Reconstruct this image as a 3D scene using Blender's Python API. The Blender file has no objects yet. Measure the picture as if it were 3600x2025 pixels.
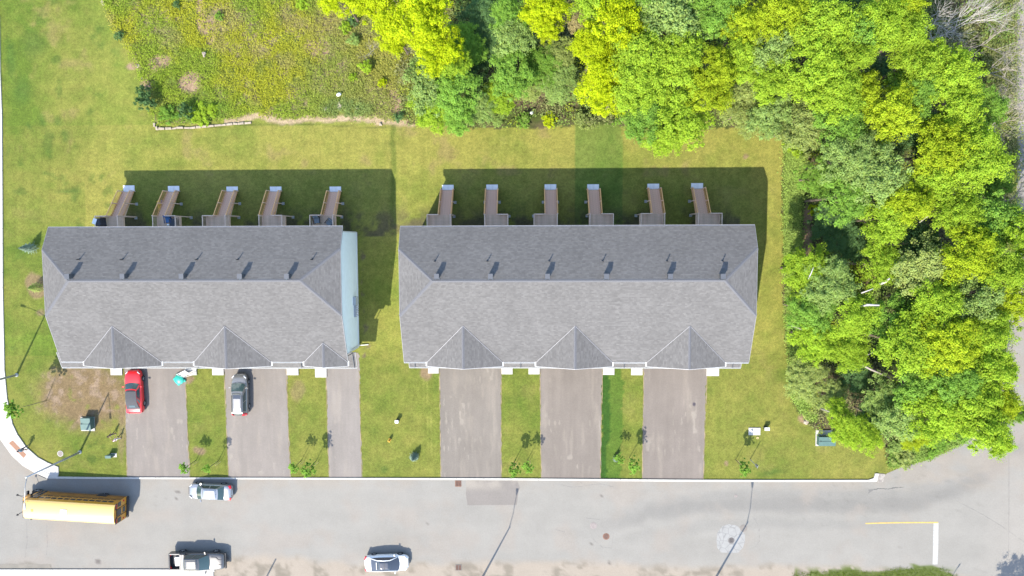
import bpy, bmesh, math, random
import numpy as np
from mathutils import Vector, Matrix, Euler
R_ = random.Random(7)
sc = bpy.context.scene
C = sc.collection
PI = math.pi
# ------------------------------------------------------------------ camera, sky, sun, exposure
def rotm(tx, ty, yaw):
    cx, sx = math.cos(tx), math.sin(tx); cy, sy = math.cos(ty), math.sin(ty); cz, sz = math.cos(yaw), math.sin(yaw)
    Rx = Matrix(((1, 0, 0), (0, cx, -sx), (0, sx, cx))); Ry = Matrix(((cy, 0, sy), (0, 1, 0), (-sy, 0, cy))); Rz = Matrix(((cz, -sz, 0), (sz, cz, 0), (0, 0, 1)))
    return Rz @ Ry @ Rx
CAM_R = rotm(-0.0701, 0.0268, -0.0036)
CAM_H = 75.0
FPX = 2384.5
cd = bpy.data.cameras.new('drone_camera'); cam = bpy.data.objects.new('drone_camera', cd); C.objects.link(cam)
cam.matrix_world = Matrix.Translation((0, 0, CAM_H)) @ CAM_R.to_4x4()
cd.sensor_width = 36; cd.lens = FPX / 3600 * 36; cd.clip_end = 3000; cd.clip_start = .5
sc.camera = cam
SUNK = (0.4356, 0.8198)              # shadow offset east / north per metre of height
elev = math.atan(1 / math.hypot(*SUNK))
w = bpy.data.worlds.new('World'); sc.world = w; w.use_nodes = True
nt = w.node_tree; sky = nt.nodes.new('ShaderNodeTexSky'); sky.sky_type = 'NISHITA'; sky.sun_disc = False
sky.sun_elevation = elev; az = math.atan2(-SUNK[0], -SUNK[1]); sky.sun_rotation = az; sky.air_density = 1.0; sky.dust_density = .8; sky.ozone_density = 1.2
bg = nt.nodes['Background']; bg.inputs[1].default_value = .15; nt.links.new(sky.outputs[0], bg.inputs[0])
sd = bpy.data.lights.new('sun', 'SUN'); sd.energy = 3.2; sd.angle = math.radians(.5); sd.color = (1, .93, .80)
so = bpy.data.objects.new('sun', sd); C.objects.link(so)
so.rotation_euler = Vector((-SUNK[0], -SUNK[1], 1)).to_track_quat('Z', 'Y').to_euler(); so.location = (-20, -40, 60)
sc.view_settings.view_transform = 'Standard'; sc.view_settings.look = 'None'; sc.view_settings.gamma = 1
sc.view_settings.use_curve_mapping = False; sc.view_settings.exposure = 1.8
sc.cycles.max_bounces = 6; sc.cycles.transparent_max_bounces = 4

# ------------------------------------------------------------------ helpers
def P(u, v, z=0.):
    """point of the survey photograph (3600 px wide) laid on the level z, in metres"""
    d = CAM_R @ Vector(((u - 1800) / FPX, -(v - 1012.5) / FPX, -1)); t = (z - CAM_H) / d.z
    return Vector((d.x * t, d.y * t, z))
_R = np.array(CAM_R)
def UV(x, y):
    q = np.stack([x, y, np.full_like(x, -CAM_H)], -1) @ _R
    return 1800 + FPX * q[..., 0] / -q[..., 2], 1012.5 - FPX * q[..., 1] / -q[..., 2]
def tag(o, label=None, cat=None, group=None, kind=None):
    if label: o['label'] = label
    if cat: o['category'] = cat
    if group: o['group'] = group
    if kind: o['kind'] = kind
    return o
def thing(name, loc, rz=0, label=None, cat=None, group=None):
    o = bpy.data.objects.new(name, None); C.objects.link(o); o.location = loc; o.rotation_euler = (0, 0, rz); o.empty_display_size = .2
    return tag(o, label, cat, group)
class MB:
    def __init__(s): s.v = []; s.f = []; s.uv = []; s.col = []
    def face(s, pts, uv=None, col=None):
        n = len(s.v); s.v += [tuple(p) for p in pts]; s.f.append(tuple(range(n, n + len(pts))))
        s.uv += (uv if uv else [(0, 0)] * len(pts)); s.col += [col or (1, 1, 1, 1)] * len(pts)
    def hexa(s, p):      # 8 corners: bottom 4 ccw, top 4 ccw
        for q in ((3, 2, 1, 0), (4, 5, 6, 7), (0, 1, 5, 4), (1, 2, 6, 5), (2, 3, 7, 6), (3, 0, 4, 7)): s.face([p[i] for i in q])
        return s
    def box(s, x0, x1, y0, y1, z0, z1):
        return s.hexa([(x0, y0, z0), (x1, y0, z0), (x1, y1, z0), (x0, y1, z0), (x0, y0, z1), (x1, y0, z1), (x1, y1, z1), (x0, y1, z1)])
    def bar(s, a, b, w_, h_):
        a = Vector(a); b = Vector(b); d = (b - a).normalized(); up = Vector((0, 0, 1)) if abs(d.z) < .95 else Vector((0, 1, 0))
        x = d.cross(up).normalized() * w_ / 2; y = x.cross(d).normalized() * h_ / 2
        return s.hexa([a - x - y, a + x - y, b + x - y, b - x - y, a - x + y, a + x + y, b + x + y, b - x + y])
    def tube(s, pts, rs, n=6, cap=True):
        rings = []
        for i, p in enumerate(pts):
            p = Vector(p); d = (Vector(pts[min(i + 1, len(pts) - 1)]) - Vector(pts[max(i - 1, 0)])).normalized()
            up = Vector((0, 0, 1)) if abs(d.z) < .9 else Vector((0, 1, 0)); x = d.cross(up).normalized(); y = x.cross(d).normalized()
            r = rs[i] if hasattr(rs, '__len__') else rs
            rings.append([p + x * r * math.cos(2 * PI * k / n) + y * r * math.sin(2 * PI * k / n) for k in range(n)])
        for a, b in zip(rings, rings[1:]):
            for k in range(n): s.face([a[k], a[(k + 1) % n], b[(k + 1) % n], b[k]])
        if cap: s.face(rings[0][::-1]); s.face(rings[-1])
        return s
    def lathe(s, c, prof, n=16, axis='z'):
        c = Vector(c); rings = []
        for r, h in prof:
            ring = []
            for k in range(n):
                a = 2 * PI * k / n; q = (r * math.cos(a), r * math.sin(a))
                ring.append(c + (Vector((q[0], q[1], h)) if axis == 'z' else Vector((q[1], h, q[0])) if axis == 'y' else Vector((h, q[0], q[1]))))
            rings.append(ring)
        for a, b in zip(rings, rings[1:]):
            for k in range(n): s.face([a[k], a[(k + 1) % n], b[(k + 1) % n], b[k]])
        s.face(rings[0][::-1]); s.face(rings[-1]); return s
    def build(s, name, mat, parent=None, smooth=False, bevel=0, uv=False, col=False, merge=True):
        me = bpy.data.meshes.new(name); me.from_pydata(s.v, [], s.f)
        if uv:
            l = me.uv_layers.new(name='UVMap'); l.data.foreach_set('uv', np.array(s.uv, dtype=np.float32).ravel())
        if col:
            a = me.color_attributes.new('Col', 'FLOAT_COLOR', 'CORNER'); a.data.foreach_set('color', np.array(s.col, dtype=np.float32).ravel())
        if merge and not uv and not col:
            bm = bmesh.new(); bm.from_mesh(me); bmesh.ops.remove_doubles(bm, verts=bm.verts, dist=1e-5)
            bmesh.ops.recalc_face_normals(bm, faces=bm.faces); bm.to_mesh(me); bm.free()
        o = bpy.data.objects.new(name, me); C.objects.link(o)
        if mat: me.materials.append(mat)
        if smooth:
            for p in me.polygons: p.use_smooth = True
        if bevel:
            m = o.modifiers.new('bevel', 'BEVEL'); m.width = bevel; m.segments = 2; m.limit_method = 'ANGLE'
        if parent: o.parent = parent
        return o
def share(src, name, parent, loc=(0, 0, 0), rot=(0, 0, 0), scale=None):
    o = bpy.data.objects.new(name, src.data if hasattr(src, 'data') else src); C.objects.link(o); o.parent = parent
    o.location = loc; o.rotation_euler = rot
    if scale: o.scale = scale
    return o
def copy_tree(o, parent=None):
    c = o.copy(); C.objects.link(c); c.parent = parent
    for ch in list(o.children): copy_tree(ch, c)
    return c
# --- noise on arrays
def vnoise(x, y, s, seed=0):
    x = x / s + seed * 17.3; y = y / s - seed * 9.1
    xi = np.floor(x).astype(np.int64); yi = np.floor(y).astype(np.int64); fx = x - xi; fy = y - yi
    fx = fx * fx * (3 - 2 * fx); fy = fy * fy * (3 - 2 * fy)
    def h(a, b):
        n = (a * 374761393 + b * 668265263 + seed * 974711) & 0x7fffffff; n = ((n ^ (n >> 13)) * 1274126177) & 0x7fffffff
        return ((n ^ (n >> 16)) & 0xffff) / 65535.
    return (h(xi, yi) * (1 - fx) + h(xi + 1, yi) * fx) * (1 - fy) + (h(xi, yi + 1) * (1 - fx) + h(xi + 1, yi + 1) * fx) * fy
def fbm(x, y, s, seed=0, o=4):
    r = 0; a = 1; t = 0
    for k in range(o): r = r + a * vnoise(x, y, s, seed + k * 5); t += a; a *= .55; s = s / 2
    return r / t
def sstep(a, b, x): t = np.clip((x - a) / (b - a), 0, 1); return t * t * (3 - 2 * t)
def mixc(c, d, t):
    t = np.asarray(t)[..., None]; return c * (1 - t) + np.array(d) * t
def ell(u, v, cu, cv, ru, rv): return np.sqrt(((u - cu) / ru) ** 2 + ((v - cv) / rv) ** 2)
# --- materials
def mat(name, col, rough=.7, metal=0., spec=.3, coat=0, noise=None, bump=None, emis=None):
    m = bpy.data.materials.new(name); m.use_nodes = True; n = m.node_tree; b = n.nodes['Principled BSDF']
    b.inputs['Base Color'].default_value = (*col, 1); b.inputs['Roughness'].default_value = rough; b.inputs['Metallic'].default_value = metal
    b.inputs['Specular IOR Level'].default_value = spec
    if coat: b.inputs['Coat Weight'].default_value = coat; b.inputs['Coat Roughness'].default_value = .08
    if noise:            # (scale, lo, hi)
        tc = n.nodes.new('ShaderNodeTexCoord'); t = n.nodes.new('ShaderNodeTexNoise'); t.inputs['Scale'].default_value = noise[0]; t.inputs['Detail'].default_value = 5
        mr = n.nodes.new('ShaderNodeMapRange'); mr.inputs[1].default_value = .3; mr.inputs[2].default_value = .7; mr.inputs[3].default_value = noise[1]; mr.inputs[4].default_value = noise[2]
        mx = n.nodes.new('ShaderNodeVectorMath'); mx.operation = 'SCALE'; mx.inputs[0].default_value = col
        n.links.new(tc.outputs['Object'], t.inputs['Vector']); n.links.new(t.outputs[0], mr.inputs[0]); n.links.new(mr.outputs[0], mx.inputs['Scale']); n.links.new(mx.outputs[0], b.inputs['Base Color'])
        if bump:
            bp = n.nodes.new('ShaderNodeBump'); bp.inputs['Strength'].default_value = bump; bp.inputs['Distance'].default_value = .02
            n.links.new(t.outputs[0], bp.inputs['Height']); n.links.new(bp.outputs[0], b.inputs['Normal'])
    return m
def attr_mat(name, rough=.9, tint=(1, 1, 1), fine=((3., .25), (14., .3)), bump=.3, bumpd=.03):
    """colour from the mesh's own 'Col' attribute (wear, stains, kinds of grass), grained by fine noise"""
    m = bpy.data.materials.new(name); m.use_nodes = True; n = m.node_tree; b = n.nodes['Principled BSDF']
    b.inputs['Roughness'].default_value = rough; b.inputs['Specular IOR Level'].default_value = .15
    a = n.nodes.new('ShaderNodeAttribute'); a.attribute_name = 'Col'; tc = n.nodes.new('ShaderNodeTexCoord'); cur = a.outputs['Color']; last = None
    for s, amp in fine:
        t = n.nodes.new('ShaderNodeTexNoise'); t.inputs['Scale'].default_value = s; t.inputs['Detail'].default_value = 6; t.inputs['Roughness'].default_value = .65
        mr = n.nodes.new('ShaderNodeMapRange'); mr.inputs[1].default_value = .3; mr.inputs[2].default_value = .7; mr.inputs[3].default_value = 1 - amp; mr.inputs[4].default_value = 1 + amp
        mx = n.nodes.new('ShaderNodeVectorMath'); mx.operation = 'SCALE'
        n.links.new(tc.outputs['Object'], t.inputs['Vector']); n.links.new(t.outputs[0], mr.inputs[0]); n.links.new(cur, mx.inputs[0]); n.links.new(mr.outputs[0], mx.inputs['Scale']); cur = mx.outputs[0]; last = t
    tv = n.nodes.new('ShaderNodeVectorMath'); tv.operation = 'MULTIPLY'; tv.inputs[1].default_value = tint; n.links.new(cur, tv.inputs[0]); cur = tv.outputs[0]
    n.links.new(cur, b.inputs['Base Color'])
    bp = n.nodes.new('ShaderNodeBump'); bp.inputs['Strength'].default_value = bump; bp.inputs['Distance'].default_value = bumpd
    n.links.new(last.outputs[0], bp.inputs['Height']); n.links.new(bp.outputs[0], b.inputs['Normal'])
    return m
M = {}
M['lawn'] = attr_mat('grass_surface', fine=((.9, .10), (4., .26), (12., .34), (30., .35)), bump=.6, bumpd=.05)
M['road'] = attr_mat('asphalt_surface', tint=(.865, .835, .775), fine=((.5, .05), (6., .06), (40., .10)), bump=.25, bumpd=.01)
M['white_trim'] = mat('white_trim', (.5, .5, .49), .45)
M['rake_trim'] = mat('rake_trim', (.2, .2, .21), .5)
M['siding'] = mat('pale_siding', (.66, .72, .735), .6, noise=(2., .96, 1.04))
M['concrete'] = mat('concrete', (.36, .345, .315), .85, noise=(3., .9, 1.08), bump=.1)
M['concrete_rear'] = mat('concrete_slab', (.62, .62, .62), .85, noise=(5., .92, 1.05), bump=.1)
M['valley'] = mat('valley_metal', (.25, .25, .26), .6, .2)
M['footing'] = mat('footing_concrete', (.3, .3, .29), .9)
M['rear_gutter'] = mat('aluminium_gutter', (.3, .3, .31), .5)
M['dark_metal'] = mat('dark_metal', (.05, .055, .065), .5, .3)
M['vent_metal'] = mat('vent_metal', (.085, .09, .10), .45, .3)
M['flashing'] = mat('galvanised_flashing', (.30, .31, .32), .45, .4)
M['glass_dark'] = mat('window_glass', (.02, .03, .035), .05, spec=.6)
M['wood'] = mat('deck_timber', (.62, .41, .29), .8, noise=(9., .8, 1.15), bump=.2)
M['wood_board'] = mat('deck_board_timber', (.62, .43, .31), .85, noise=(7., .8, 1.15), bump=.2)
M['wood_rail'] = mat('railing_timber', (.62, .34, .15), .75, noise=(9., .85, 1.15))
M['wood_rail_grey'] = mat('weathered_railing', (.66, .47, .36), .75, noise=(9., .85, 1.15))
M['bark'] = mat('bark', (.13, .1, .075), .95, noise=(6., .6, 1.3), bump=.5)
M['bark_pale'] = mat('pale_bark', (.27, .24, .21), .9, noise=(5., .7, 1.2))
M['bark_white'] = mat('white_bark', (.40, .38, .36), .85, noise=(6., .7, 1.1))
M['galv'] = mat('galvanised_pole', (.33, .34, .36), .5, .3)
M['black_rubber'] = mat('black_rubber', (.02, .02, .022), .85)
M['rim'] = mat('alloy_rim', (.45, .46, .48), .35, .7)
M['plastic_black'] = mat('black_plastic', (.03, .03, .033), .6)
M['green_cabinet'] = mat('green_cabinet_paint', (.06, .11, .10), .5, noise=(3., .9, 1.1))
M['white_paint'] = mat('white_paint', (.7, .7, .7), .5)
M['red_light'] = mat('red_lens', (.45, .01, .02), .2, spec=.6)
M['clear_light'] = mat('clear_lens', (.6, .6, .62), .15, spec=.6)
M['rust'] = mat('rusty_iron', (.16, .085, .06), .8, .2, noise=(12., .6, 1.3))
M['iron'] = mat('cast_iron', (.12, .11, .105), .7, .3, noise=(12., .7, 1.2))
M['stone'] = mat('pale_stone', (.29, .245, .19), .9, noise=(4., .7, 1.15), bump=.4)
M['soil'] = mat('bare_soil', (.22, .165, .12), .95, noise=(8., .7, 1.25), bump=.4)
M['rust_plate'] = mat('tactile_plate', (.22, .115, .07), .7, noise=(30., .8, 1.15), bump=.5)

# shingles: courses are geometry, tabs take their tone from a brick pattern laid along the courses
def shingle_mat():
    m = bpy.data.materials.new('asphalt_shingles'); m.use_nodes = True; n = m.node_tree; b = n.nodes['Principled BSDF']; b.inputs['Roughness'].default_value = .95; b.inputs['Specular IOR Level'].default_value = .1
    tc = n.nodes.new('ShaderNodeTexCoord'); cur = None
    for sc_, w_, amp, off in ((1, .33, .10, 0.), (1, .21, .075, .137)):
        mp = n.nodes.new('ShaderNodeMapping'); mp.inputs['Location'].default_value = (off, 0, 0)
        br = n.nodes.new('ShaderNodeTexBrick'); br.inputs['Scale'].default_value = 1; br.inputs['Brick Width'].default_value = w_; br.inputs['Row Height'].default_value = .145
        br.inputs['Mortar Size'].default_value = .0; br.inputs['Mortar Smooth'].default_value = 0; br.offset = .37; br.offset_frequency = 2
        br.inputs['Color1'].default_value = (1 - amp,) * 3 + (1,); br.inputs['Color2'].default_value = (1 + amp,) * 3 + (1,); br.inputs['Mortar'].default_value = (1, 1, 1, 1)
        n.links.new(tc.outputs['UV'], mp.inputs[0]); n.links.new(mp.outputs[0], br.inputs['Vector'])
        if cur is None: cur = br.outputs['Color']
        else:
            mx = n.nodes.new('ShaderNodeVectorMath'); mx.operation = 'MULTIPLY'; n.links.new(cur, mx.inputs[0]); n.links.new(br.outputs['Color'], mx.inputs[1]); cur = mx.outputs[0]
    for s, amp in ((.35, .05), (50., .07)):
        t = n.nodes.new('ShaderNodeTexNoise'); t.inputs['Scale'].default_value = s; t.inputs['Detail'].default_value = 3
        mr = n.nodes.new('ShaderNodeMapRange'); mr.inputs[1].default_value = .3; mr.inputs[2].default_value = .7; mr.inputs[3].default_value = 1 - amp; mr.inputs[4].default_value = 1 + amp
        mx = n.nodes.new('ShaderNodeVectorMath'); mx.operation = 'SCALE'; n.links.new(tc.outputs['Object'], t.inputs['Vector']); n.links.new(t.outputs[0], mr.inputs[0]); n.links.new(cur, mx.inputs[0]); n.links.new(mr.outputs[0], mx.inputs['Scale']); cur = mx.outputs[0]
    mx = n.nodes.new('ShaderNodeVectorMath'); mx.operation = 'MULTIPLY'; mx.inputs[1].default_value = (.107, .103, .100); n.links.new(cur, mx.inputs[0]); n.links.new(mx.outputs[0], b.inputs['Base Color'])
    return m
M['shingle'] = shingle_mat()
M['ridge_cap'] = mat('ridge_shingles', (.1, .1, .107), .95, noise=(25., .8, 1.2))

def leaf_mat(name, col, trans=.45, vary=.25, attr=False):
    m = bpy.data.materials.new(name); m.use_nodes = True; n = m.node_tree; n.nodes.remove(n.nodes['Principled BSDF']); out = n.nodes['Material Output']
    d = n.nodes.new('ShaderNodeBsdfDiffuse'); t = n.nodes.new('ShaderNodeBsdfTranslucent'); mx = n.nodes.new('ShaderNodeMixShader'); mx.inputs[0].default_value = trans
    a = n.nodes.new('ShaderNodeAttribute'); a.attribute_name = 'Col'
    v = n.nodes.new('ShaderNodeVectorMath'); v.operation = 'MULTIPLY'; v.inputs[1].default_value = col; n.links.new(a.outputs['Color'], v.inputs[0])
    oi = n.nodes.new('ShaderNodeObjectInfo'); mr = n.nodes.new('ShaderNodeMapRange'); mr.inputs[3].default_value = 1 - vary; mr.inputs[4].default_value = 1 + vary
    v2 = n.nodes.new('ShaderNodeVectorMath'); v2.operation = 'SCALE'; n.links.new(oi.outputs['Random'], mr.inputs[0]); n.links.new(v.outputs[0], v2.inputs[0]); n.links.new(mr.outputs[0], v2.inputs['Scale'])
    v3 = n.nodes.new('ShaderNodeVectorMath'); v3.operation = 'MULTIPLY'; v3.inputs[1].default_value = (1.1, 1.2, .6); n.links.new(v2.outputs[0], v3.inputs[0])
    n.links.new(v2.outputs[0], d.inputs[0]); n.links.new(v3.outputs[0], t.inputs[0]); n.links.new(d.outputs[0], mx.inputs[1]); n.links.new(t.outputs[0], mx.inputs[2]); n.links.new(mx.outputs[0], out.inputs[0])
    return m
LM = dict(yellow=leaf_mat('yellow_green_leaves', (.37, .44, .014), .45, .06), ylime=leaf_mat('yellow_lime_leaves', (.285, .36, .022), .42, .08), lime=leaf_mat('lime_leaves', (.26, .375, .034), .44, .11), green=leaf_mat('green_leaves', (.165, .29, .045), .38, .12),
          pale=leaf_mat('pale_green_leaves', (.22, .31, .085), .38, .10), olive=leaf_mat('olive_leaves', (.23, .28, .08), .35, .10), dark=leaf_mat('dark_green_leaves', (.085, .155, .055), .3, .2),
          brush=leaf_mat('brush_leaves', (1, 1, 1), .35, .0), spruce=leaf_mat('spruce_needles', (.15, .2, .15), .1, .1), tan=leaf_mat('budding_twigs', (.27, .23, .11), .3, .1))

# ------------------------------------------------------------------ the ground and its sheets
def mesh_np(name, V, F, m, cols=None, kind='structure'):
    me = bpy.data.meshes.new(name); me.vertices.add(len(V)); me.vertices.foreach_set('co', np.asarray(V, dtype=np.float32).ravel())
    F = np.asarray(F, dtype=np.int32); k = F.shape[1]; me.loops.add(F.size); me.loops.foreach_set('vertex_index', F.ravel())
    me.polygons.add(len(F)); me.polygons.foreach_set('loop_start', np.arange(0, F.size, k, dtype=np.int32)); me.update(calc_edges=True)
    if cols is not None:
        c = np.concatenate([np.asarray(cols, dtype=np.float32).reshape(-1, 3), np.ones((len(V), 1), np.float32)], 1)
        a = me.color_attributes.new('Col', 'FLOAT_COLOR', 'POINT'); a.data.foreach_set('color', c.ravel())
    me.materials.append(m); o = bpy.data.objects.new(name, me); C.objects.link(o)
    if kind: o['kind'] = kind
    return o
def gridF(nx, ny):
    i = np.arange(nx - 1)[None, :]; j = np.arange(ny - 1)[:, None]; a = (j * nx + i).ravel()
    return np.stack([a, a + 1, a + nx + 1, a + nx], 1)
def inpoly(u, v, poly):
    r = np.zeros(u.shape, bool); n = len(poly)
    for i in range(n):
        x1, y1 = poly[i]; x2, y2 = poly[(i + 1) % n]
        if y1 == y2: continue
        c = ((y1 > v) != (y2 > v)) & (u < (x2 - x1) * (v - y1) / (y2 - y1) + x1); r ^= c
    return r
MEADOW = [(345, -120), (365, 20), (400, 110), (440, 160), (480, 235), (500, 300), (505, 340), (548, 430), (560, 440), (640, 436), (760, 428), (830, 412), (1040, 418), (1180, 420), (1300, 432), (1400, 440), (1600, 440), (1600, -120)]
FOREST = [(1400, -150), (1400, 300), (1430, 442), (1700, 448), (2000, 446), (2200, 440), (2500, 450), (2700, 440), (2752, 470), (2756, 800), (2758, 1100), (2780, 1400), (2830, 1485), (2900, 1530), (3000, 1500), (3100, 1530), (3120, 1640), (3250, 1612), (3350, 1570), (3450, 1515), (3520, 1400), (3560, 1000), (3575, 600), (3572, -150)]
def lawn_col(x, y):
    u, v = UV(x, y); ju = u + (vnoise(x, y, .5, 3) - .5) * 10 + (vnoise(x, y, 2.5, 4) - .5) * 16; jv = v + (vnoise(x, y, .5, 5) - .5) * 10 + (vnoise(x, y, 2.5, 6) - .5) * 16
    d = .45 + 0 * u
    d = np.where((u < 560) & (v < 500), .42, d)
    d = np.where(v >= 440, .8, d); d = d * (1 - sstep(330, 120, u) * sstep(900, 650, v) * .35)
    d = np.where((u < 300) & (v > 640), .2 + .3 * sstep(900, 640, v), d)
    d = np.where(v > 1250, .5, d); d = np.where((u > 2640) & (v < 1300), .85, d); d = np.where((u > 2480) & (v > 1300), .62, d)
    d = np.where((u > 1320) & (u < 1450) & (v > 850) & (v < 1290), .62, d)
    n1 = fbm(x, y, 5, 11); n2 = fbm(x, y, 1.2, 12); n3 = vnoise(x, y, .35, 13)
    d = d + (n1 - .5) * 1.1 + (n2 - .5) * .7
    c = mixc(np.zeros(u.shape + (3,)) + np.array((.080, .112, .022)), (.180, .162, .055), np.clip(d, 0, 1))
    c = mixc(c, (.19, .15, .075), sstep(.62, .8, fbm(x, y, 2.2, 14)) * np.where(v < 620, .55, .25))
    c = mixc(c, (.035, .075, .018), sstep(.62, .78, fbm(x, y, 1.6, 15)) * np.where(u < 420, .45, .15))
    # a few hand-seen dark tufts on the left lawn
    for cu, cv, ru, rv in ((105, 445, 12, 18), (152, 430, 12, 30), (205, 430, 16, 22), (228, 480, 20, 24), (240, 670, 50, 12), (262, 695, 12, 22), (165, 610, 25, 10), (356, 626, 10, 14), (42, 215, 20, 70), (120, 150, 50, 60), (80, 320, 40, 60), (1350, 1650, 22, 16), (40, 1225, 8, 8), (170, 1480, 14, 14), (2160, 1668, 40, 14), (2720, 1665, 60, 12)):
        c = mixc(c, (.045, .085, .022), sstep(1.3, .2, ell(ju, jv, cu, cv, ru, rv)) * .55)
    # mown lines running north-south
    c = c * (1 + .035 * np.sin(u / 5.2 + vnoise(x, y, 6, 2) * 3) * sstep(.4, .8, vnoise(x, y, 7, 31)) * (v > 440))[..., None]
    lines = (np.abs(((u + 2) % 14) - 7) < 1.6) & (u > 1478) & (u < 1546) & (v > 1320) & (v < 1600)
    c = mixc(c, (.26, .24, .09), lines * .5 * vnoise(x, y, .6, 8))
    # the fertilised lot and its strip beside the drive
    lot = (sstep(2018, 2021, u) * sstep(2190, 2184, u) * (v < 820)); c = c * (1 - lot * .22)[..., None] * np.where(lot[..., None] > .5, np.array((.80, 1.06, 1.0)), 1)
    st = ((ju > 2110) & (ju < 2186) & (v > 1285) & (v < 1700)).astype(float); c = mixc(c, (.05, .10, .018), st * .75)
    st = ((ju > 2110) & (ju < 2140) & (v > 1310) & (v < 1700)).astype(float); c = mixc(c, (.022, .062, .012), st * .85)
    # darker band down the property line between the two rows
    c = mixc(c, (.06, .085, .02), sstep(14, 4, np.abs(ju - 1384)) * .6 * (v < 800) * (v > 440))
    # bare earth
    dirt = sstep(1.4, .6, ell(ju, jv, 300, 1385, 165, 115)) * (u < 440) * sstep(.22, .5, fbm(x, y, .9, 21) + .1); c = mixc(c, (.185, .135, .082), dirt * .85); c = mixc(c, (.24, .19, .145), dirt * sstep(.5, .7, fbm(x, y, .7, 25)) * .8)
    dirt = sstep(1.15, .85, ell(ju, jv, 132, 1003, 40, 44)) * (1 - sstep(.6, 1., ell(ju, jv, 95, 1060, 60, 40)) * 0); c = mixc(c, (.2, .15, .095), dirt * .75)
    for cu, cv, ru, rv, k in ((700, 1583, 24, 13, .8), (1500, 1310, 22, 26, .8), (665, 1330, 22, 12, .9), (1045, 1370, 26, 40, .4), (2617, 545, 10, 10, .7), (430, 1500, 14, 120, .45), (145, 1100, 16, 12, .6), (2560, 1631, 8, 8, .8)):
        c = mixc(c, (.22, .165, .11), sstep(1.3, .7, ell(ju, jv, cu, cv, ru, rv)) * k)
    # thin grass behind the houses
    c = mixc(c, (.075, .07, .045), sstep(700, 790, jv) * (v < 830) * (v > 600) * (u > 420) * (u < 2600) * sstep(.35, .6, fbm(x, y, 1.5, 22)) * .8)
    c = mixc(c, (.12, .10, .075), sstep(14, 4, np.abs(ju - 1285)) * (v > 850) * (v < 1260) * sstep(.4, .6, fbm(x, y, 1., 23)) * .7)
    # meadow floor and wood floor
    mead = inpoly(ju, jv, MEADOW); b = sstep(.45, .65, fbm(x, y, 3, 41))
    mc = mixc(np.zeros(u.shape + (3,)) + np.array((.12, .13, .04)), (.19, .165, .10), b)
    c = np.where(mead[..., None], mc, c)
    for cu, cv, ru, rv in ((668, 295, 42, 40), (702, 50, 14, 70), (735, 110, 26, 50), (515, 295, 24, 18), (630, 385, 12, 20), (1115, 170, 50, 30), (1400, 360, 40, 50), (560, 220, 40, 30), (460, 230, 16, 14)):
        c = mixc(c, (.25, .185, .135), sstep(1.3, .7, ell(ju, jv, cu, cv, ru, rv)) * .9)
    edge = np.interp(u, [800, 830, 900, 1000, 1100, 1200, 1300, 1400, 1450], [432, 424, 410, 430, 424, 420, 426, 436, 440])
    c = mixc(c, (.33, .27, .19), sstep(16, 5, np.abs(jv + 3 - edge)) * (u > 790) * (u < 1460) * .9)
    low = np.interp(u, [545, 800, 900, 1050, 1400, 1700], [460, 444, 437, 436, 452, 452]); c = mixc(c, (.03, .04, .015), sstep(3., 1., np.abs(v - low)) * (u > 545) * (u < 1420) * .5)
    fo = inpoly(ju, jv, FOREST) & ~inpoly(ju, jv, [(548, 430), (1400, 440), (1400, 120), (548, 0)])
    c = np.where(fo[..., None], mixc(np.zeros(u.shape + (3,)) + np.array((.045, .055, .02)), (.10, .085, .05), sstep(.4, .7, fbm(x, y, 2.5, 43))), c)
    for cu, cv, ru, rv in ((2835, 760, 14, 30), (2838, 850, 16, 60), (2820, 600, 10, 60), (2830, 1470, 18, 18), (2815, 1060, 14, 14), (3145, 1590, 12, 30), (2800, 1290, 16, 20)):
        c = mixc(c, (.3, .22, .15), sstep(1.3, .7, ell(ju, jv, cu, cv, ru, rv)) * .9)
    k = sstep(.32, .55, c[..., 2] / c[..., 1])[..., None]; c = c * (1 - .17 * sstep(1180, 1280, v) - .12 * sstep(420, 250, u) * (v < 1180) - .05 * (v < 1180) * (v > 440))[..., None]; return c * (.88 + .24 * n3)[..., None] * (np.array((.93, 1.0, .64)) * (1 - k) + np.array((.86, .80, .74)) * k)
gx = np.arange(-74, 66.01, .2); gy = np.arange(-52, 36.01, .2); X, Y = np.meshgrid(gx, gy)
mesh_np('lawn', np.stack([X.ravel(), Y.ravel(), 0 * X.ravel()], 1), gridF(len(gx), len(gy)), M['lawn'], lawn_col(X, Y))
far = mat('far_grass', (.10, .12, .03), .95, noise=(.15, .7, 1.2))
MB().box(-900, 900, -900, 900, -.6, -.02).build('ground', far)['kind'] = 'structure'

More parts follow.
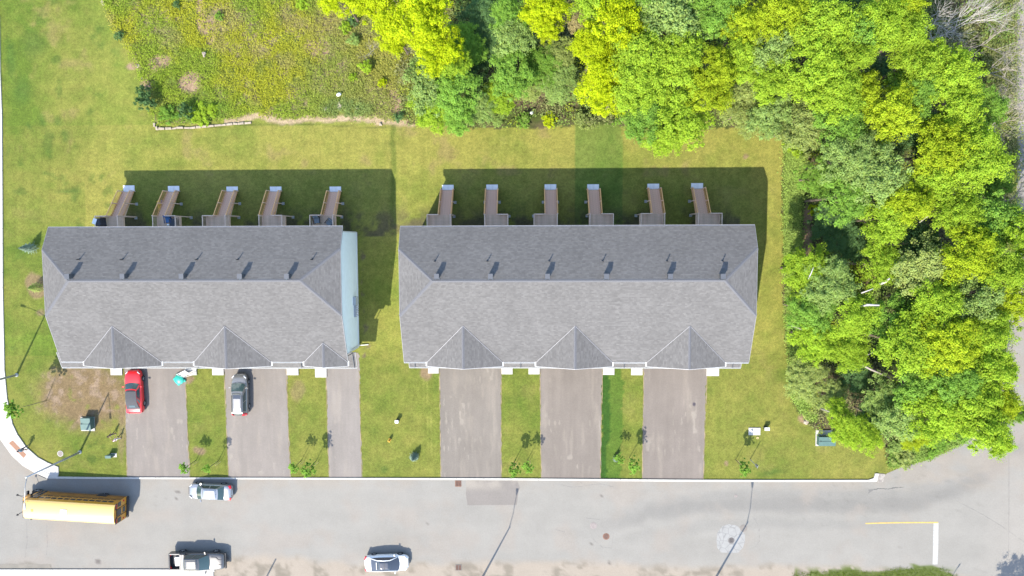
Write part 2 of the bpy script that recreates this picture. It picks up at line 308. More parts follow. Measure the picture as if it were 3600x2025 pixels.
def resample(pl, n):
    p = np.array(pl, float); s = np.concatenate([[0], np.cumsum(np.hypot(*np.diff(p, axis=0).T))]); t = np.linspace(0, s[-1], n)
    return np.stack([np.interp(t, s, p[:, 0]), np.interp(t, s, p[:, 1])], 1)
def px2w(a): return np.array([P(u, v)[:2] for u, v in a])
def loft_sheet(name, A, B, nu, nv, z, m, colfn, jit=0., pair=False, kind='structure'):
    """a sheet between two photographed edge lines"""
    if pair:
        k = len(A); t = np.linspace(0, k - 1, nu); A = np.stack([np.interp(t, range(k), np.array(A, float)[:, i]) for i in (0, 1)], 1); B = np.stack([np.interp(t, range(k), np.array(B, float)[:, i]) for i in (0, 1)], 1)
    else: A = resample(A, nu); B = resample(B, nu)
    a = px2w(A); b = px2w(B)
    if jit:
        for q, sd_ in ((a, 5), (b, 9)): q[:, 0] += (vnoise(np.arange(len(q)) * .22, q[:, 1] * 0, .7, sd_) - .5) * jit if abs(q[-1, 1] - q[0, 1]) > abs(q[-1, 0] - q[0, 0]) else 0; q[1:-1, 1] += (vnoise(np.arange(len(q)) * .4, q[:, 0] * 3, .7, sd_ + 1)[1:-1] - .5) * min(jit, .08)
    t = np.linspace(0, 1, nv)[:, None, None]; G = a[None] * (1 - t) + b[None] * t; Vv = np.concatenate([G.reshape(-1, 2), np.full((nu * nv, 1), z)], 1)
    F = gridF(nu, nv)
    o = mesh_np(name, Vv, F, m, colfn(Vv[:, 0], Vv[:, 1]) if colfn else None, kind)
    if o.data.polygons[0].normal.z < 0: o.data.flip_normals()
    return o
def road_col(x, y):
    u, v = UV(x, y); n = fbm(x, y, 6, 51); s_ = fbm(x * .25, y * 1.6, 2.2, 52); c = np.zeros(u.shape + (3,)) + np.array((.205, .202, .196))
    c = c * (1 + (n - .5) * .10 + (s_ - .5) * .12)[..., None]
    ju = u + (fbm(x, y, 2, 53) - .5) * 40; jv = v + (fbm(x, y, 2, 54) - .5) * 30
    # tyre-worn darker bands that swing round the bend
    cen = np.interp(u, [1700, 2000, 2300, 2600, 2900, 3200, 3350, 3480, 3560], [1900, 1880, 1800, 1770, 1775, 1770, 1730, 1660, 1580])
    k = sstep(48, 8, np.abs(jv - cen)) * sstep(1900, 2400, u); c = mixc(c, (.150, .149, .149), k * .75)
    k = sstep(30, 6, np.abs(jv - cen - 70)) * sstep(2000, 2500, u) * sstep(3300, 3000, u); c = mixc(c, (.175, .175, .173), k * .5)
    k = sstep(20, 4, np.abs(jv - cen + 40)) * sstep(2000, 2600, u); c = mixc(c, (.165, .165, .165), k * .5)
    c = mixc(c, (.235, .225, .215), sstep(3400, 3600, u) * sstep(1500, 1900, v) * .8)
    c = mixc(c, (.215, .195, .18), sstep(.5, .75, fbm(x, y, 3, 56)) * .5)
    # grit along the north kerb and a sandy southern shoulder
    c = mixc(c, (.215, .195, .175), sstep(1740, 1690, jv) * .55 * sstep(.3, .6, fbm(x, y, 1.5, 57)))
    edge = np.interp(u, [0, 700, 800, 1000, 1300, 1800, 2100, 2400, 2700, 3000, 3300, 3420, 3600], [2060, 2045, 1960, 1950, 1985, 1970, 1975, 1990, 1985, 1990, 2000, 2030, 2060])
    sh = sstep(-14, 22, jv - edge); c = mixc(c, (.245, .215, .185), sh * .85)
    c = mixc(c, (.15, .135, .115), sh * sstep(.5, .68, fbm(x, y, 1.1, 58)) * .85)
    gr = sstep(.42, .55, fbm(x, y, .8, 59)) * sstep(1985, 2010, jv) * (u > 2790) * (u < 3370); gr = np.maximum(gr, ((ell(ju, jv, 3220, 2040, 150, 52) < 1) | (ell(ju, jv, 3000, 2050, 160, 45) < 1)) * 1.); c = mixc(c, (.07, .10, .02), gr * .9)
    c = mixc(c, (.13, .12, .105), sstep(1.2, .6, ell(ju, jv, 60, 1992, 130, 8)) * .6)
    c = mixc(c, (.25, .23, .2), sstep(12, 3, np.abs(jv - (1643 - (u - 3120) * .36))) * (u > 3110) * (u < 3460) * .9)
    # drips and small stains
    c = mixc(c, (.10, .098, .095), sstep(.88, .94, vnoise(x, y, .25, 61)) * sstep(.66, .8, vnoise(x, y, 5, 62)) * .2)
    for cu, cv, r in ((2082, 1911, 4), (2145, 1978, 5), (2118, 1743, 4), (1500, 1841, 3), (620, 1732, 3), (619, 1752, 4), (628, 1728, 3), (345, 1973, 8), (800, 1960, 6)):
        c = mixc(c, (.09, .08, .08), sstep(1.5, .7, ell(u, v, cu, cv, r, r)) * .8)
    return c
top = [(-260, 1120), (-120, 1330), (0, 1532), (20, 1562), (50, 1602), (85, 1637), (130, 1663), (165, 1676), (250, 1681), (900, 1683), (1800, 1687), (2700, 1693), (3060, 1692), (3085, 1694), (3118, 1664), (3170, 1642), (3250, 1620), (3320, 1593), (3380, 1562), (3440, 1524), (3490, 1460), (3530, 1320), (3560, 1000), (3576, 600), (3574, 200), (3580, -250)]
bot = [(-700, 1120), (-700, 1600), (-600, 2140), (-300, 2140), (-100, 2140), (50, 2140), (100, 2140), (165, 2140), (250, 2140), (900, 2140), (1800, 2140), (2700, 2140), (3060, 2140), (3100, 2140), (3200, 2140), (3350, 2140), (3550, 2140), (3800, 2140), (3950, 2080), (3950, 1900), (3950, 1750), (3950, 1500), (3950, 1000), (3950, 600), (3950, 200), (3950, -250)]
# resample both with matching parameters, denser along the long straights
tA = []; tB = []
for i in range(len(top) - 1):
    n = max(2, int(math.hypot(top[i + 1][0] - top[i][0], top[i + 1][1] - top[i][1]) / 9))
    for k in range(n): f = k / n; tA.append((top[i][0] * (1 - f) + top[i + 1][0] * f, top[i][1] * (1 - f) + top[i + 1][1] * f)); tB.append((bot[i][0] * (1 - f) + bot[i + 1][0] * f, bot[i][1] * (1 - f) + bot[i + 1][1] * f))
loft_sheet('road', tA, tB, len(tA), 60, .012, M['road'], road_col, pair=True)
def drive_col(base, seed):
    def f(x, y):
        u, v = UV(x, y); c = np.zeros(u.shape + (3,)) + np.array(base); c = c * (1 + (fbm(x * 1.5, y * .25, 1.2, seed) - .5) * .16 + (fbm(x, y, 3, seed + 1) - .5) * .12)[..., None]
        c = mixc(c, (.25, .225, .20), sstep(.58, .78, fbm(x * 1.6, y * .3, 1.0, seed + 2)) * .25)
        c = c * (1 + (vnoise(x, y * .05, .8, seed + 4) - .5) * .10 + (vnoise(x * 1., y * .08, .22, seed + 5) - .5) * .07)[..., None]
        c = mixc(c, (.27, .25, .225), sstep(.80, .9, vnoise(x * 2.2, y * .5, .5, seed + 6)) * sstep(.5, .75, vnoise(x, y, 2.5, seed + 7)) * .4)
        if seed == 110: c = mixc(c, (.06, .055, .07), sstep(1.4, .8, ell(u, v, 2440, 1421, 5, 6)))
        return c
    return f
DR = [((437, 1240, 447, 1679), (650, 1240, 667, 1679), (.172, .158, .153)), ((787, 1240, 804, 1680), (1006, 1240, 1021, 1680), (.178, .164, .158)), ((1145, 1240, 1157, 1681), (1262, 1240, 1272, 1681), (.185, .172, .168)),
      ((1545, 1240, 1550, 1683), (1762, 1240, 1762, 1683), (.158, .145, .136)), ((1898, 1240, 1903, 1684), (2118, 1240, 2110, 1684), (.155, .139, .13)), ((2263, 1240, 2258, 1686), (2486, 1240, 2472, 1686), (.160, .143, .135))]
for i, (l, r, col) in enumerate(DR):
    loft_sheet('driveway', [l[:2], l[2:]], [r[:2], r[2:]], 150, 64, .018, M['road'], drive_col(col, 60 + i * 10), jit=.2)
    for e in (l, r):    # thin sandy margins where the turf has drawn back from the asphalt
        loft_sheet('verge_strip', [(e[0] - 1.3, 1300), (e[2] - 1.3, e[3])], [(e[0] + 1.3, 1300), (e[2] + 1.3, e[3])], 120, 3, .0225, M['road'], lambda x, y: mixc(np.zeros(x.shape + (3,)) + np.array((.11, .10, .045)), (.27, .22, .15), vnoise(x, y, .5, 71)), jit=.10)
# asphalt repair, painted lines, joint, crack
loft_sheet('asphalt_patch', [(1640, 1690), (1636, 1720), (1642, 1776)], [(1822, 1690), (1824, 1730), (1815, 1775)], 16, 50, .0185, M['road'], lambda x, y: mixc(np.zeros(x.shape + (3,)) + np.array((.165, .155, .152)), (.225, .21, .195), sstep(.45, .7, fbm(x, y, 2, 81)) * sstep(1735, 1700, UV(x, y)[1])), jit=.25)
M['line_white'] = mat('road_paint_white', (.28, .275, .26), .7, noise=(5., .85, 1.1)); M['line_yellow'] = mat('road_paint_yellow', (.36, .25, .075), .7, noise=(5., .85, 1.1)); M['seal'] = mat('crack_sealant', (.06, .06, .062), .8); M['joint'] = mat('dark_joint', (.115, .11, .105), .9)
loft_sheet('stop_line', [(3281.5, 1839), (3278, 1984)], [(3300, 1839), (3296, 1984)], 8, 2, .019, M['line_white'], None, jit=.04)
loft_sheet('centre_line', [(3042, 1838), (3150, 1835), (3298, 1834.5)], [(3043, 1842.5), (3150, 1839.5), (3298, 1839)], 20, 2, .0195, M['line_yellow'], None, jit=.03)
loft_sheet('road_joint', [(3546, 1560), (3546, 1760), (3545, 1960)], [(3547.2, 1560), (3547.2, 1760), (3546.2, 1960)], 60, 2, .0165, M['joint'], None, jit=.03)
loft_sheet('sealed_crack', [(3072, 1719), (3092, 1716), (3120, 1718), (3150, 1713), (3178, 1712)], [(3074, 1722), (3092, 1718.5), (3120, 1720), (3150, 1715), (3178, 1713.5)], 60, 2, .0175, M['seal'], None, jit=.08)
loft_sheet('oil_stain', [(3053, 1721), (3052, 1736)], [(3075, 1719), (3060, 1730)], 12, 4, .0170, M['joint'], None, jit=.15)
for i_, pts in enumerate(([(2030, 1690), (2060, 1706), (2110, 1700), (2160, 1712)], [(1960, 1700), (2010, 1712), (2050, 1709)], [(3360, 1760), (3440, 1800), (3510, 1842), (3600, 1905)], [(1950, 1860), (1985, 1870), (2000, 1905)], [(2060, 1820), (2110, 1826), (2122, 1860)], [(2078, 1872), (2086, 1896), (2118, 1924), (2150, 1926), (2156, 1872)], [(2650, 1820), (2668, 1850), (2668, 1905), (2650, 1925)], [(92, 1835), (95, 1900), (88, 1960)], [(163, 1838), (166, 1900), (164, 1950)])):
    loft_sheet('hairline_crack', pts, [(a + .7, b + 1.1) for a, b in pts], 50, 2, .0168 + .0001 * i_, mat('crack_shade', (.135, .128, .12), .9), None, jit=.12)
loft_sheet('south_gutter_dirt', [(-100, 1984), (180, 1983), (178, 1990)], [(-100, 2001), (180, 2001), (184, 2000)], 80, 6, .0165, M['road'], lambda x, y: mixc(np.zeros(x.shape + (3,)) + np.array((.15, .145, .135)), (.19, .18, .165), vnoise(x, y, .8, 77)), jit=.2)
# cracked concrete collar round the drain
def collar_mat():
    m = mat('cracked_concrete', (.20, .198, .19), .85, noise=(2., .92, 1.06)); n = m.node_tree; b = n.nodes['Principled BSDF']; src = b.inputs['Base Color'].links[0].from_socket
    tc = n.nodes.new('ShaderNodeTexCoord'); vo = n.nodes.new('ShaderNodeTexVoronoi'); vo.feature = 'DISTANCE_TO_EDGE'; vo.inputs['Scale'].default_value = 1.3
    r = n.nodes.new('ShaderNodeMapRange'); r.inputs[1].default_value = .0; r.inputs[2].default_value = .05; r.inputs[3].default_value = .7; r.inputs[4].default_value = 1; mx = n.nodes.new('ShaderNodeVectorMath'); mx.operation = 'SCALE'
    n.links.new(tc.outputs['Object'], vo.inputs['Vector']); n.links.new(vo.outputs[0], r.inputs[0]); n.links.new(src, mx.inputs[0]); n.links.new(r.outputs[0], mx.inputs['Scale']); n.links.new(mx.outputs[0], b.inputs['Base Color']); return m
CM = collar_mat()
poly = [(2540, 1850), (2562, 1843), (2590, 1848), (2606, 1862), (2619, 1880), (2619, 1905), (2612, 1925), (2595, 1943), (2565, 1944), (2535, 1942), (2521, 1925), (2519, 1900), (2522, 1872)]
m_ = MB(); ctr = P(2570, 1895, .017); pw = [P(u, v, .017) for u, v in poly]
for a, b in zip(pw, pw[1:] + pw[:1]): m_.face([ctr, b, a])
m_.build('concrete_collar', CM)['kind'] = 'structure'
def slab_prism(mb, pts, z0, z1):
    a = [Vector((p.x, p.y, z1)) for p in pts]; b = [Vector((p.x, p.y, z0)) for p in pts]; mb.face(a)
    for i in range(len(pts)): j = (i + 1) % len(pts); mb.face([b[i], b[j], a[j], a[i]])
    return mb
# north kerb and its return, built of lengths with joints
kl = [(165, 1674, 1681), (300, 1676.5, 1682.5), (600, 1677.5, 1683), (1200, 1679, 1684.5), (1800, 1680.5, 1687), (2400, 1685, 1692), (2700, 1686.5, 1693), (3050, 1686, 1692.5)]
kerb = bpy.data.objects.new('kerb', None); C.objects.link(kerb); kerb['kind'] = 'structure'
us = np.arange(165, 3050, 96)
for a, b in zip(us, list(us[1:]) + [3050]):
    f = lambda q, i: float(np.interp(q, [k[0] for k in kl], [k[i] for k in kl])); g = .4
    slab_prism(MB(), [P(a + g, f(a, 2)), P(b - g, f(b, 2)), P(b - g, f(b, 1)), P(a + g, f(a, 1))], 0, .13).build('kerb_stone', M['concrete'], kerb)
slab_prism(MB(), [P(3051, 1692.5), P(3082, 1692), P(3088, 1664), P(3076, 1663), P(3070, 1680), P(3051, 1686)], 0, .13).build('kerb_stone', M['concrete'], kerb)
slab_prism(MB(), [P(3084, 1696), P(3104, 1694), P(3112, 1666), P(3090, 1664)], 0, .05).build('kerb_stone', mat('old_concrete', (.22, .2, .18), .9, noise=(4, .7, 1.2)), kerb)
# corner pavement on the left: curved slabs and a curved kerb
inner = [(-60, -200), (0, 60), (3, 250), (9, 400), (11, 700), (12, 1010), (15, 1150), (18, 1300), (27, 1400), (46, 1490), (64, 1528), (95, 1572), (135, 1607), (170, 1626), (207, 1641), (208, 1662)]
outer = [(-160, -200), (-90, 60), (-82, 250), (-78, 400), (-75, 700), (-72, 1010), (-68, 1150), (-60, 1330), (-40, 1440), (0, 1519), (18, 1548), (48, 1592), (84, 1628), (125, 1652), (165, 1668), (206, 1673)]
kout = [(-168, -200), (-98, 60), (-90, 250), (-86, 400), (-83, 700), (-80, 1010), (-76, 1150), (-68, 1333), (-48, 1446), (-8, 1528), (13, 1557), (44, 1600), (81, 1635), (123, 1660), (165, 1676), (206, 1681)]
side = bpy.data.objects.new('sidewalk', None); C.objects.link(side); side['kind'] = 'structure'
M['pavement'] = mat('pavement_concrete', (.36, .345, .32), .85, noise=(2.5, .93, 1.05), bump=.1)
I = []; O = []; K = []
for i in range(len(inner) - 1):
    n = max(1, int(round(math.hypot(outer[i + 1][0] - outer[i][0], outer[i + 1][1] - outer[i][1]) / 48)))
    for k in range(n):
        f = k / n; L = lambda q: (q[i][0] * (1 - f) + q[i + 1][0] * f, q[i][1] * (1 - f) + q[i + 1][1] * f); I.append(L(inner)); O.append(L(outer)); K.append(L(kout))
I.append(inner[-1]); O.append(outer[-1]); K.append(kout[-1])
for i in range(len(I) - 1):
    a, b, c, d = P(*I[i]), P(*I[i + 1]), P(*O[i + 1]), P(*O[i]); s1 = (b - a) * .008; s2 = (c - d) * .008
    slab_prism(MB(), [d + s2, c - s2, b - s1, a + s1], 0, .12).build('paving_slab', M['pavement'], side)
    e, f_ = P(*K[i]), P(*K[i + 1]); slab_prism(MB(), [e, f_, c, d], 0, .135).build('kerb_stone', M['concrete'], side)
pl = [P(35, 1555, .125), P(95, 1604, .125), P(84, 1609, .125), P(48, 1546.5, .125)]
tp = MB(); pts = [P(u, v) for u, v in ((34, 1556.5), (47.5, 1547), (95.5, 1597), (86, 1609.5))]; slab_prism(tp, pts, .12, .128); plate = tp.build('tactile_plate', M['rust_plate'], side)
dm = MB(); a, b, c, d = pts
for i in range(22):
    for k in range(5):
        s, t = (i + .5) / 22, (k + .5) / 5; q = a.lerp(d, s).lerp(b.lerp(c, s), t); dm.lathe((q.x, q.y, .128), [(.03, 0), (.02, .008)], 6)
dm.build('dome_studs', M['rust_plate'], plate)
# south pavement
south = bpy.data.objects.new('south_sidewalk', None); C.objects.link(south); south['kind'] = 'structure'
u = -100
while u < 745:
    b = min(u + 48, 752); slab_prism(MB(), [P(u + .4, 2085), P(b - .4, 2085), P(b - .4, 2009 + b * .0005), P(u + .4, 2009)], 0, .12).build('paving_slab', M['pavement'], south); u += 48
for a in range(-100, 740, 96): slab_prism(MB(), [P(a + .3, 2008.2), P(min(a + 96, 756) - .3, 2008.2), P(min(a + 96, 756) - .3, 2000.5), P(a + .3, 2000.5)], 0, .135).build('kerb_stone', M['concrete'], south)
# ------------------------------------------------------------------ townhouse rows
def courses(mb, poly, s_dir, t_dir, step=.145, lift=.014, base=.01):
    """shingle courses laid over a flat roof face: each a strip proud of the one above"""
    o = poly[0]; s_dir = Vector(s_dir).normalized(); t_dir = Vector(t_dir).normalized(); n = s_dir.cross(t_dir).normalized()
    if n.z < 0: n = -n
    q = [((p - o).dot(s_dir), (p - o).dot(t_dir)) for p in poly]
    t0 = min(t for _, t in q); t1 = max(t for _, t in q); k = 0
    def clip(pl, t, keep_above):
        r = []
        for i in range(len(pl)):
            a = pl[i]; b = pl[(i + 1) % len(pl)]; ia = (a[1] >= t) == keep_above; ib = (b[1] >= t) == keep_above
            if ia: r.append(a)
            if ia != ib and abs(b[1] - a[1]) > 1e-9: f = (t - a[1]) / (b[1] - a[1]); r.append((a[0] + f * (b[0] - a[0]), t))
        return r
    while t0 + k * step < t1 - 1e-4:
        a = t0 + k * step; b = min(a + step, t1); pl = clip(clip(q, a, True), b, False); k += 1
        if len(pl) < 3: continue
        w3 = lambda p, e=0: o + s_dir * p[0] + t_dir * p[1] + n * (base + lift * (1 - (p[1] - a) / step) + e)
        mb.face([w3(p) for p in pl], [(p[0] + o.x * 1.7, p[1] - t0) for p in pl])
        lo = [p for p in pl if abs(p[1] - a) < 1e-5]
        if len(lo) >= 2:
            l, r = min(lo), max(lo); mb.face([w3(l), w3(r), w3(r) - n * lift, w3(l) - n * lift], [(l[0], a - t0), (r[0], a - t0), (r[0], a - t0), (l[0], a - t0)])
    return mb
def cap_strip(mb, a, b, n1, n2, w_=.16, up=.03):
    a = Vector(a); b = Vector(b); d = (b - a).normalized()
    for nn, sg in ((n1, 1), (n2, -1)):
        nn = Vector(nn).normalized(); side = d.cross(nn).normalized()
        if side.z > 0: side = -side
        z = Vector((0, 0, up)); mb.face([a + z, b + z, b + side * w_ + z * .8, a + side * w_ + z * .8])
def row(name, label, xw, xe, yre, hre, yri, hri, yfe, hfe, hj, rw, re, gables, pent, slabs, vents, pipes, garages, west_post=False, meters=False):
    th = thing(name, (0, 0, 0), 0, label, 'townhouses')
    pr = (hri - hre) / (yre - yri); pf = (hri - hfe) / (yri - yfe); yrj = yri + (hri - hj) / pr; yfj = yri - (hri - hj) / pf
    V = Vector
    WR, ER = V((rw, yri, hri)), V((re, yri, hri))
    rear = [V((xe, yre, hre)), V((xw, yre, hre)), V((xw, yrj, hj)), WR, ER, V((xe, yrj, hj))]
    front = [V((xw, yfe, hfe)), V((xe, yfe, hfe)), V((xe, yfj, hj)), ER, WR, V((xw, yfj, hj))]
    wh = [V((xw, yrj, hj)), V((xw, yfj, hj)), WR]; eh = [V((xe, yfj, hj)), V((xe, yrj, hj)), ER]
    # roof deck (solid under the shingles)
    m_ = MB()
    for f in (rear, front, wh, eh): m_.face(f); m_.face([p - V((0, 0, .16)) for p in f][::-1])
    for a, b in ((rear[0], rear[1]), (rear[1], rear[2]), (wh[0], wh[1]), (front[5], front[0]), (front[0], front[1]), (front[1], front[2]), (eh[0], eh[1]), (rear[5], rear[0])):
        m_.face([a, b, b - V((0, 0, .16)), a - V((0, 0, .16))])
    roof = m_.build('roof', M['ridge_cap'], th, merge=False)
    for nm, poly, sd_, td in (('rear', rear, (1, 0, 0), (0, -1, pr)), ('front', front, (1, 0, 0), (0, 1, pf))):
        c = courses(MB(), poly, sd_, td).build('shingle_courses', M['shingle'], roof, uv=True); c['kind'] = 'stuff'
    tdw = (WR - (wh[0] + wh[1]) / 2); tdw.y = 0
    c = courses(MB(), wh, (0, 1, 0), tdw).build('shingle_courses', M['shingle'], roof, uv=True); c['kind'] = 'stuff'
    tde = (ER - (eh[0] + eh[1]) / 2); tde.y = 0
    c = courses(MB(), eh, (0, 1, 0), tde).build('shingle_courses', M['shingle'], roof, uv=True); c['kind'] = 'stuff'
    nr, nf, nw, ne = V((0, pr, 1)), V((0, -pf, 1)), V((0, 1, 0)).cross(tdw), V((0, 1, 0)).cross(tde)
    nw = nw if nw.z > 0 else -nw; ne = ne if ne.z > 0 else -ne
    cp = MB(); cap_strip(cp, WR, ER, nr, nf); cp.build('ridge_cap', M['ridge_cap'], roof, merge=False)
    for a, b, n2, n1 in ((wh[0], WR, nw, nr), (wh[1], WR, nw, nf), (eh[1], ER, ne, nr), (eh[0], ER, ne, nf)):
        cp = MB(); cap_strip(cp, a, b, n1, n2); cp.build('hip_cap', M['ridge_cap'], roof, merge=False)
    # trims: rake boards and gutters
    def trim(nm, a, b, w_=.03, h_=.18): return MB().bar(a, b, w_, h_).build(nm, M['rake_trim'], th)
    z = V((0, 0, -.07))
    for x in (xw - .018, xe + .018):
        trim('rake_board', V((x, yre, hre)) + z, V((x, yrj, hj)) + z); trim('rake_board', V((x, yfj, hj)) + z, V((x, yfe, hfe)) + z); trim('fascia', V((x, yrj, hj)) + z, V((x, yfj, hj)) + z)
    def gutter(a, b, out):
        g = MB(); a = V(a); b = V(b); o_ = V(out) * .10
        g.bar(a + o_ * .95, b + o_ * .95, .02, .11); g.bar(a + o_ * .1, b + o_ * .1, .02, .11); g.bar(a + o_ * .5 - V((0, 0, .05)), b + o_ * .5 - V((0, 0, .05)), .12, .015)
        n = max(1, int((b - a).length / .65))
        for i in range(n + 1): p = a.lerp(b, i / n); g.bar(p + o_ * 0, p + o_ * 1.1, .035, .025)
        return g.build('gutter', M['rear_gutter'] if out[1] > 0 else M['white_trim'], th)
    gutter((xw, yre + .01, hre - .05), (xe, yre + .01, hre - .05), (0, 1, 0))
    # gable dormers over the front
    feet = []
    for (ua, va, ul, ur) in gables:
        h = 8.
        for _ in range(12): y = P(ua, va, h).y; h = hri - pf * (yri - y)
        xl, xr = P(ul, 1274, hfe).x, P(ur, 1274, hfe).x; gx = (xl + xr) / 2; gy = yfe - .42; feet.append((xl, xr)); ap = V((gx, y, h))
        gr = MB(); L = [V((xl, gy, hfe)), V((gx, gy, h)), ap, V((xl, yfe, hfe))]; Rr = [V((xr, gy, hfe)), V((xr, yfe, hfe)), ap, V((gx, gy, h))]
        up = V((0, 0, .05))
        for f in (L, Rr): gr.face([p + up for p in f]); gr.face([p - V((0, 0, .1)) for p in f][::-1])
        gr.face([L[0] + up, L[1] + up, L[1] - up * 2, L[0] - up * 2]); gr.face([Rr[0] + up, Rr[3] + up, Rr[3] - up * 2, Rr[0] - up * 2]); g = gr.build('gable_roof', M['ridge_cap'], th, merge=False)
        sl = (h - hfe) / (gx - xl)
        c = courses(MB(), [p + up for p in (L[0], L[3], L[2], L[1])], (0, 1, 0), (1, 0, sl)).build('shingle_courses', M['shingle'], g, uv=True); c['kind'] = 'stuff'
        c = courses(MB(), [p + up for p in (Rr[0], Rr[3], Rr[2], Rr[1])], (0, 1, 0), (-1, 0, sl)).build('shingle_courses', M['shingle'], g, uv=True); c['kind'] = 'stuff'
        cp = MB(); cap_strip(cp, V((gx, gy, h + .05)), ap + up, V((-sl, 0, 1)), V((sl, 0, 1)), .15); cp.build('ridge_cap', M['ridge_cap'], g, merge=False)
        for x_ in (xl, xr): MB().bar(V((x_, yfe, hfe + .075)), ap + V((0, 0, .07)), .035, .015).build('valley_flashing', M['valley'], g)
        wl = MB(); wl.face([V((xl + .3, gy + .3, hfe - .9)), V((xr - .3, gy + .3, hfe - .9)), V((xr - .3, gy + .3, hfe + .02)), V((gx, gy + .3, h - .16)), V((xl + .3, gy + .3, hfe + .02))]); wl.build('gable_wall', M['siding'], th, merge=False)
        MB().bar(V((xl, gy - .02, hfe - .02)), V((gx, gy - .02, h - .02)), .03, .16).build('rake_board', M['white_trim'], g); MB().bar(V((xr, gy - .02, hfe - .02)), V((gx, gy - .02, h - .02)), .03, .16).build('rake_board', M['white_trim'], g)
        for x_, sg in ((xl, -1), (xr, 1)): MB().box(min(x_, x_ + sg * .14), max(x_, x_ + sg * .14), gy, yfe + .1, hfe - .08, hfe + .03).build('gutter', M['white_trim'], g)
    xs = [xw] + [q for f in feet for q in f] + [xe]
    for a, b in zip(xs[::2], xs[1::2]):
        if b - a > .3: gutter((a, yfe - .01, hfe - .05), (b - .02, yfe - .01, hfe - .05), (0, -1, 0))
    # pent roof above the garages
    px0, px1, py, pz = pent; yw = yfe + .5; pz1 = pz + (yw - py) * .42
    pp = [V((px0, py, pz)), V((px1, py, pz)), V((px1, yw, pz1)), V((px0, yw, pz1))]
    m_ = MB(); m_.hexa([p - V((0, 0, .14)) for p in pp] + pp); pr_ = m_.build('lower_roof', M['ridge_cap'], th)
    c = courses(MB(), pp, (1, 0, 0), (0, 1, .42)).build('shingle_courses', M['shingle'], pr_, uv=True); c['kind'] = 'stuff'
    gutter((px0, py - .01, pz - .02), (px1, py - .01, pz - .02), (0, -1, 0))
    for x_ in (px0 - .03, px1 + .03): trim('rake_board', V((x_, py, pz - .05)), V((x_, yw, pz1 - .05)), .05, .14)
    for u in garages[1]:
        x_ = P(u, 1280, 5.).x; MB().tube([(x_, yfe - .1, hfe - .1), (x_, yw - .08, hfe - .8), (x_, yw - .08, pz1 + .12), (x_, yw - .5, pz1 - .04), (x_, py, pz + .08)], .045, 6).build('downpipe', M['dark_metal'], th)
    # walls
    wx0, wx1, wy0, wy1 = xw + .58, xe - .58, yfe + .5, yre - .45
    zt = lambda y: min((hri - pr * (y - yri)) if y > yri else (hri - pf * (yri - y)), hj + .0) - .17
    for x_, s_ in ((wx0, -1), (wx1, 1)):
        side_ = [V((x_, y_, 0.)) for y_ in (wy0, wy1)]; ys = [wy1, yrj, yfj, wy0]; top_ = [V((x_, y_, zt(y_))) for y_ in ys]
        f = MB(); f.face(side_ + top_); f.build('end_wall', M['siding'], th, merge=False)
        for k in range(1, 32):                                      # the laps of the siding, thin shadow-casting lips
            pass
        MB().box(x_ - .05 if s_ < 0 else x_, x_ if s_ < 0 else x_ + .05, wy0, wy1, 0, .28).build('foundation', M['concrete_rear'], th)
        for y_ in (wy0, wy1): MB().box(min(x_, x_ + s_ * .03), max(x_, x_ + s_ * .03), y_ - .06, y_ + .06, .28, zt(y_)).build('corner_board', M['white_trim'], th)
    f = MB(); f.face([V((wx0, wy0, 0)), V((wx1, wy0, 0)), V((wx1, wy0, zt(wy0))), V((wx0, wy0, zt(wy0)))]); f.build('front_wall', M['siding'], th, merge=False)
    f = MB(); f.face([V((wx0, wy1, 0)), V((wx1, wy1, 0)), V((wx1, wy1, zt(wy1))), V((wx0, wy1, zt(wy1)))]); f.build('rear_wall', M['siding'], th, merge=False)
    MB().box(xw + .02, xe - .02, wy1, yre, hre - .2, hre - .17).build('soffit', M['white_trim'], th); MB().box(xw + .02, xe - .02, yfe, wy0, hfe - .2, hfe - .17).build('soffit', M['white_trim'], th)
    # openings on both long sides
    def opening(nm, x_, y_, z_, w_, h_, out, m):
        o = MB().box(x_ - w_ / 2, x_ + w_ / 2, min(y_, y_ + out * .04), max(y_, y_ + out * .04), z_, z_ + h_).build(nm, m, th)
        fr = MB(); d = out * .07
        for a in (x_ - w_ / 2, x_ + w_ / 2): fr.box(a - .05, a + .05, min(y_, y_ + d), max(y_, y_ + d), z_, z_ + h_)
        for b in (z_ - .1, z_ + h_): fr.box(x_ - w_ / 2 - .05, x_ + w_ / 2 + .05, min(y_, y_ + d), max(y_, y_ + d), b, b + .1)
        fr.build('frame', M['white_trim'], o)
    for u in garages[0]:
        x_ = P(u, 1292, 0).x; opening('garage_door', x_, wy0, .05, 2.5, 2.3, -1, M['white_paint']); opening('window', x_, wy0, 4.3, 1.7, 1.3, -1, M['glass_dark'])
    for s_ in slabs:
        u0, u1, v1 = s_; a = P(u0, v1, .15); b = P(u1, v1, .15); MB().box(a.x, b.x, a.y, wy0, .0, .15).build('porch_slab', M['concrete'], th)
        opening('front_door', (a.x + b.x) / 2, wy0, .17, .95, 2.1, -1, M['dark_metal'])
    n = 5 if name.endswith('short') else 6
    for k in range(len(garages[2])):
        x_ = garages[2][k]; opening('patio_door', x_, wy1, 2.42, 1.7, 2.1, 1, M['glass_dark']); opening('window', x_, wy1, .9, 1.2, 1.1, 1, M['glass_dark']); opening('window', x_ + 1.9, wy1, 5.6, 1.2, 1.2, 1, M['glass_dark'])
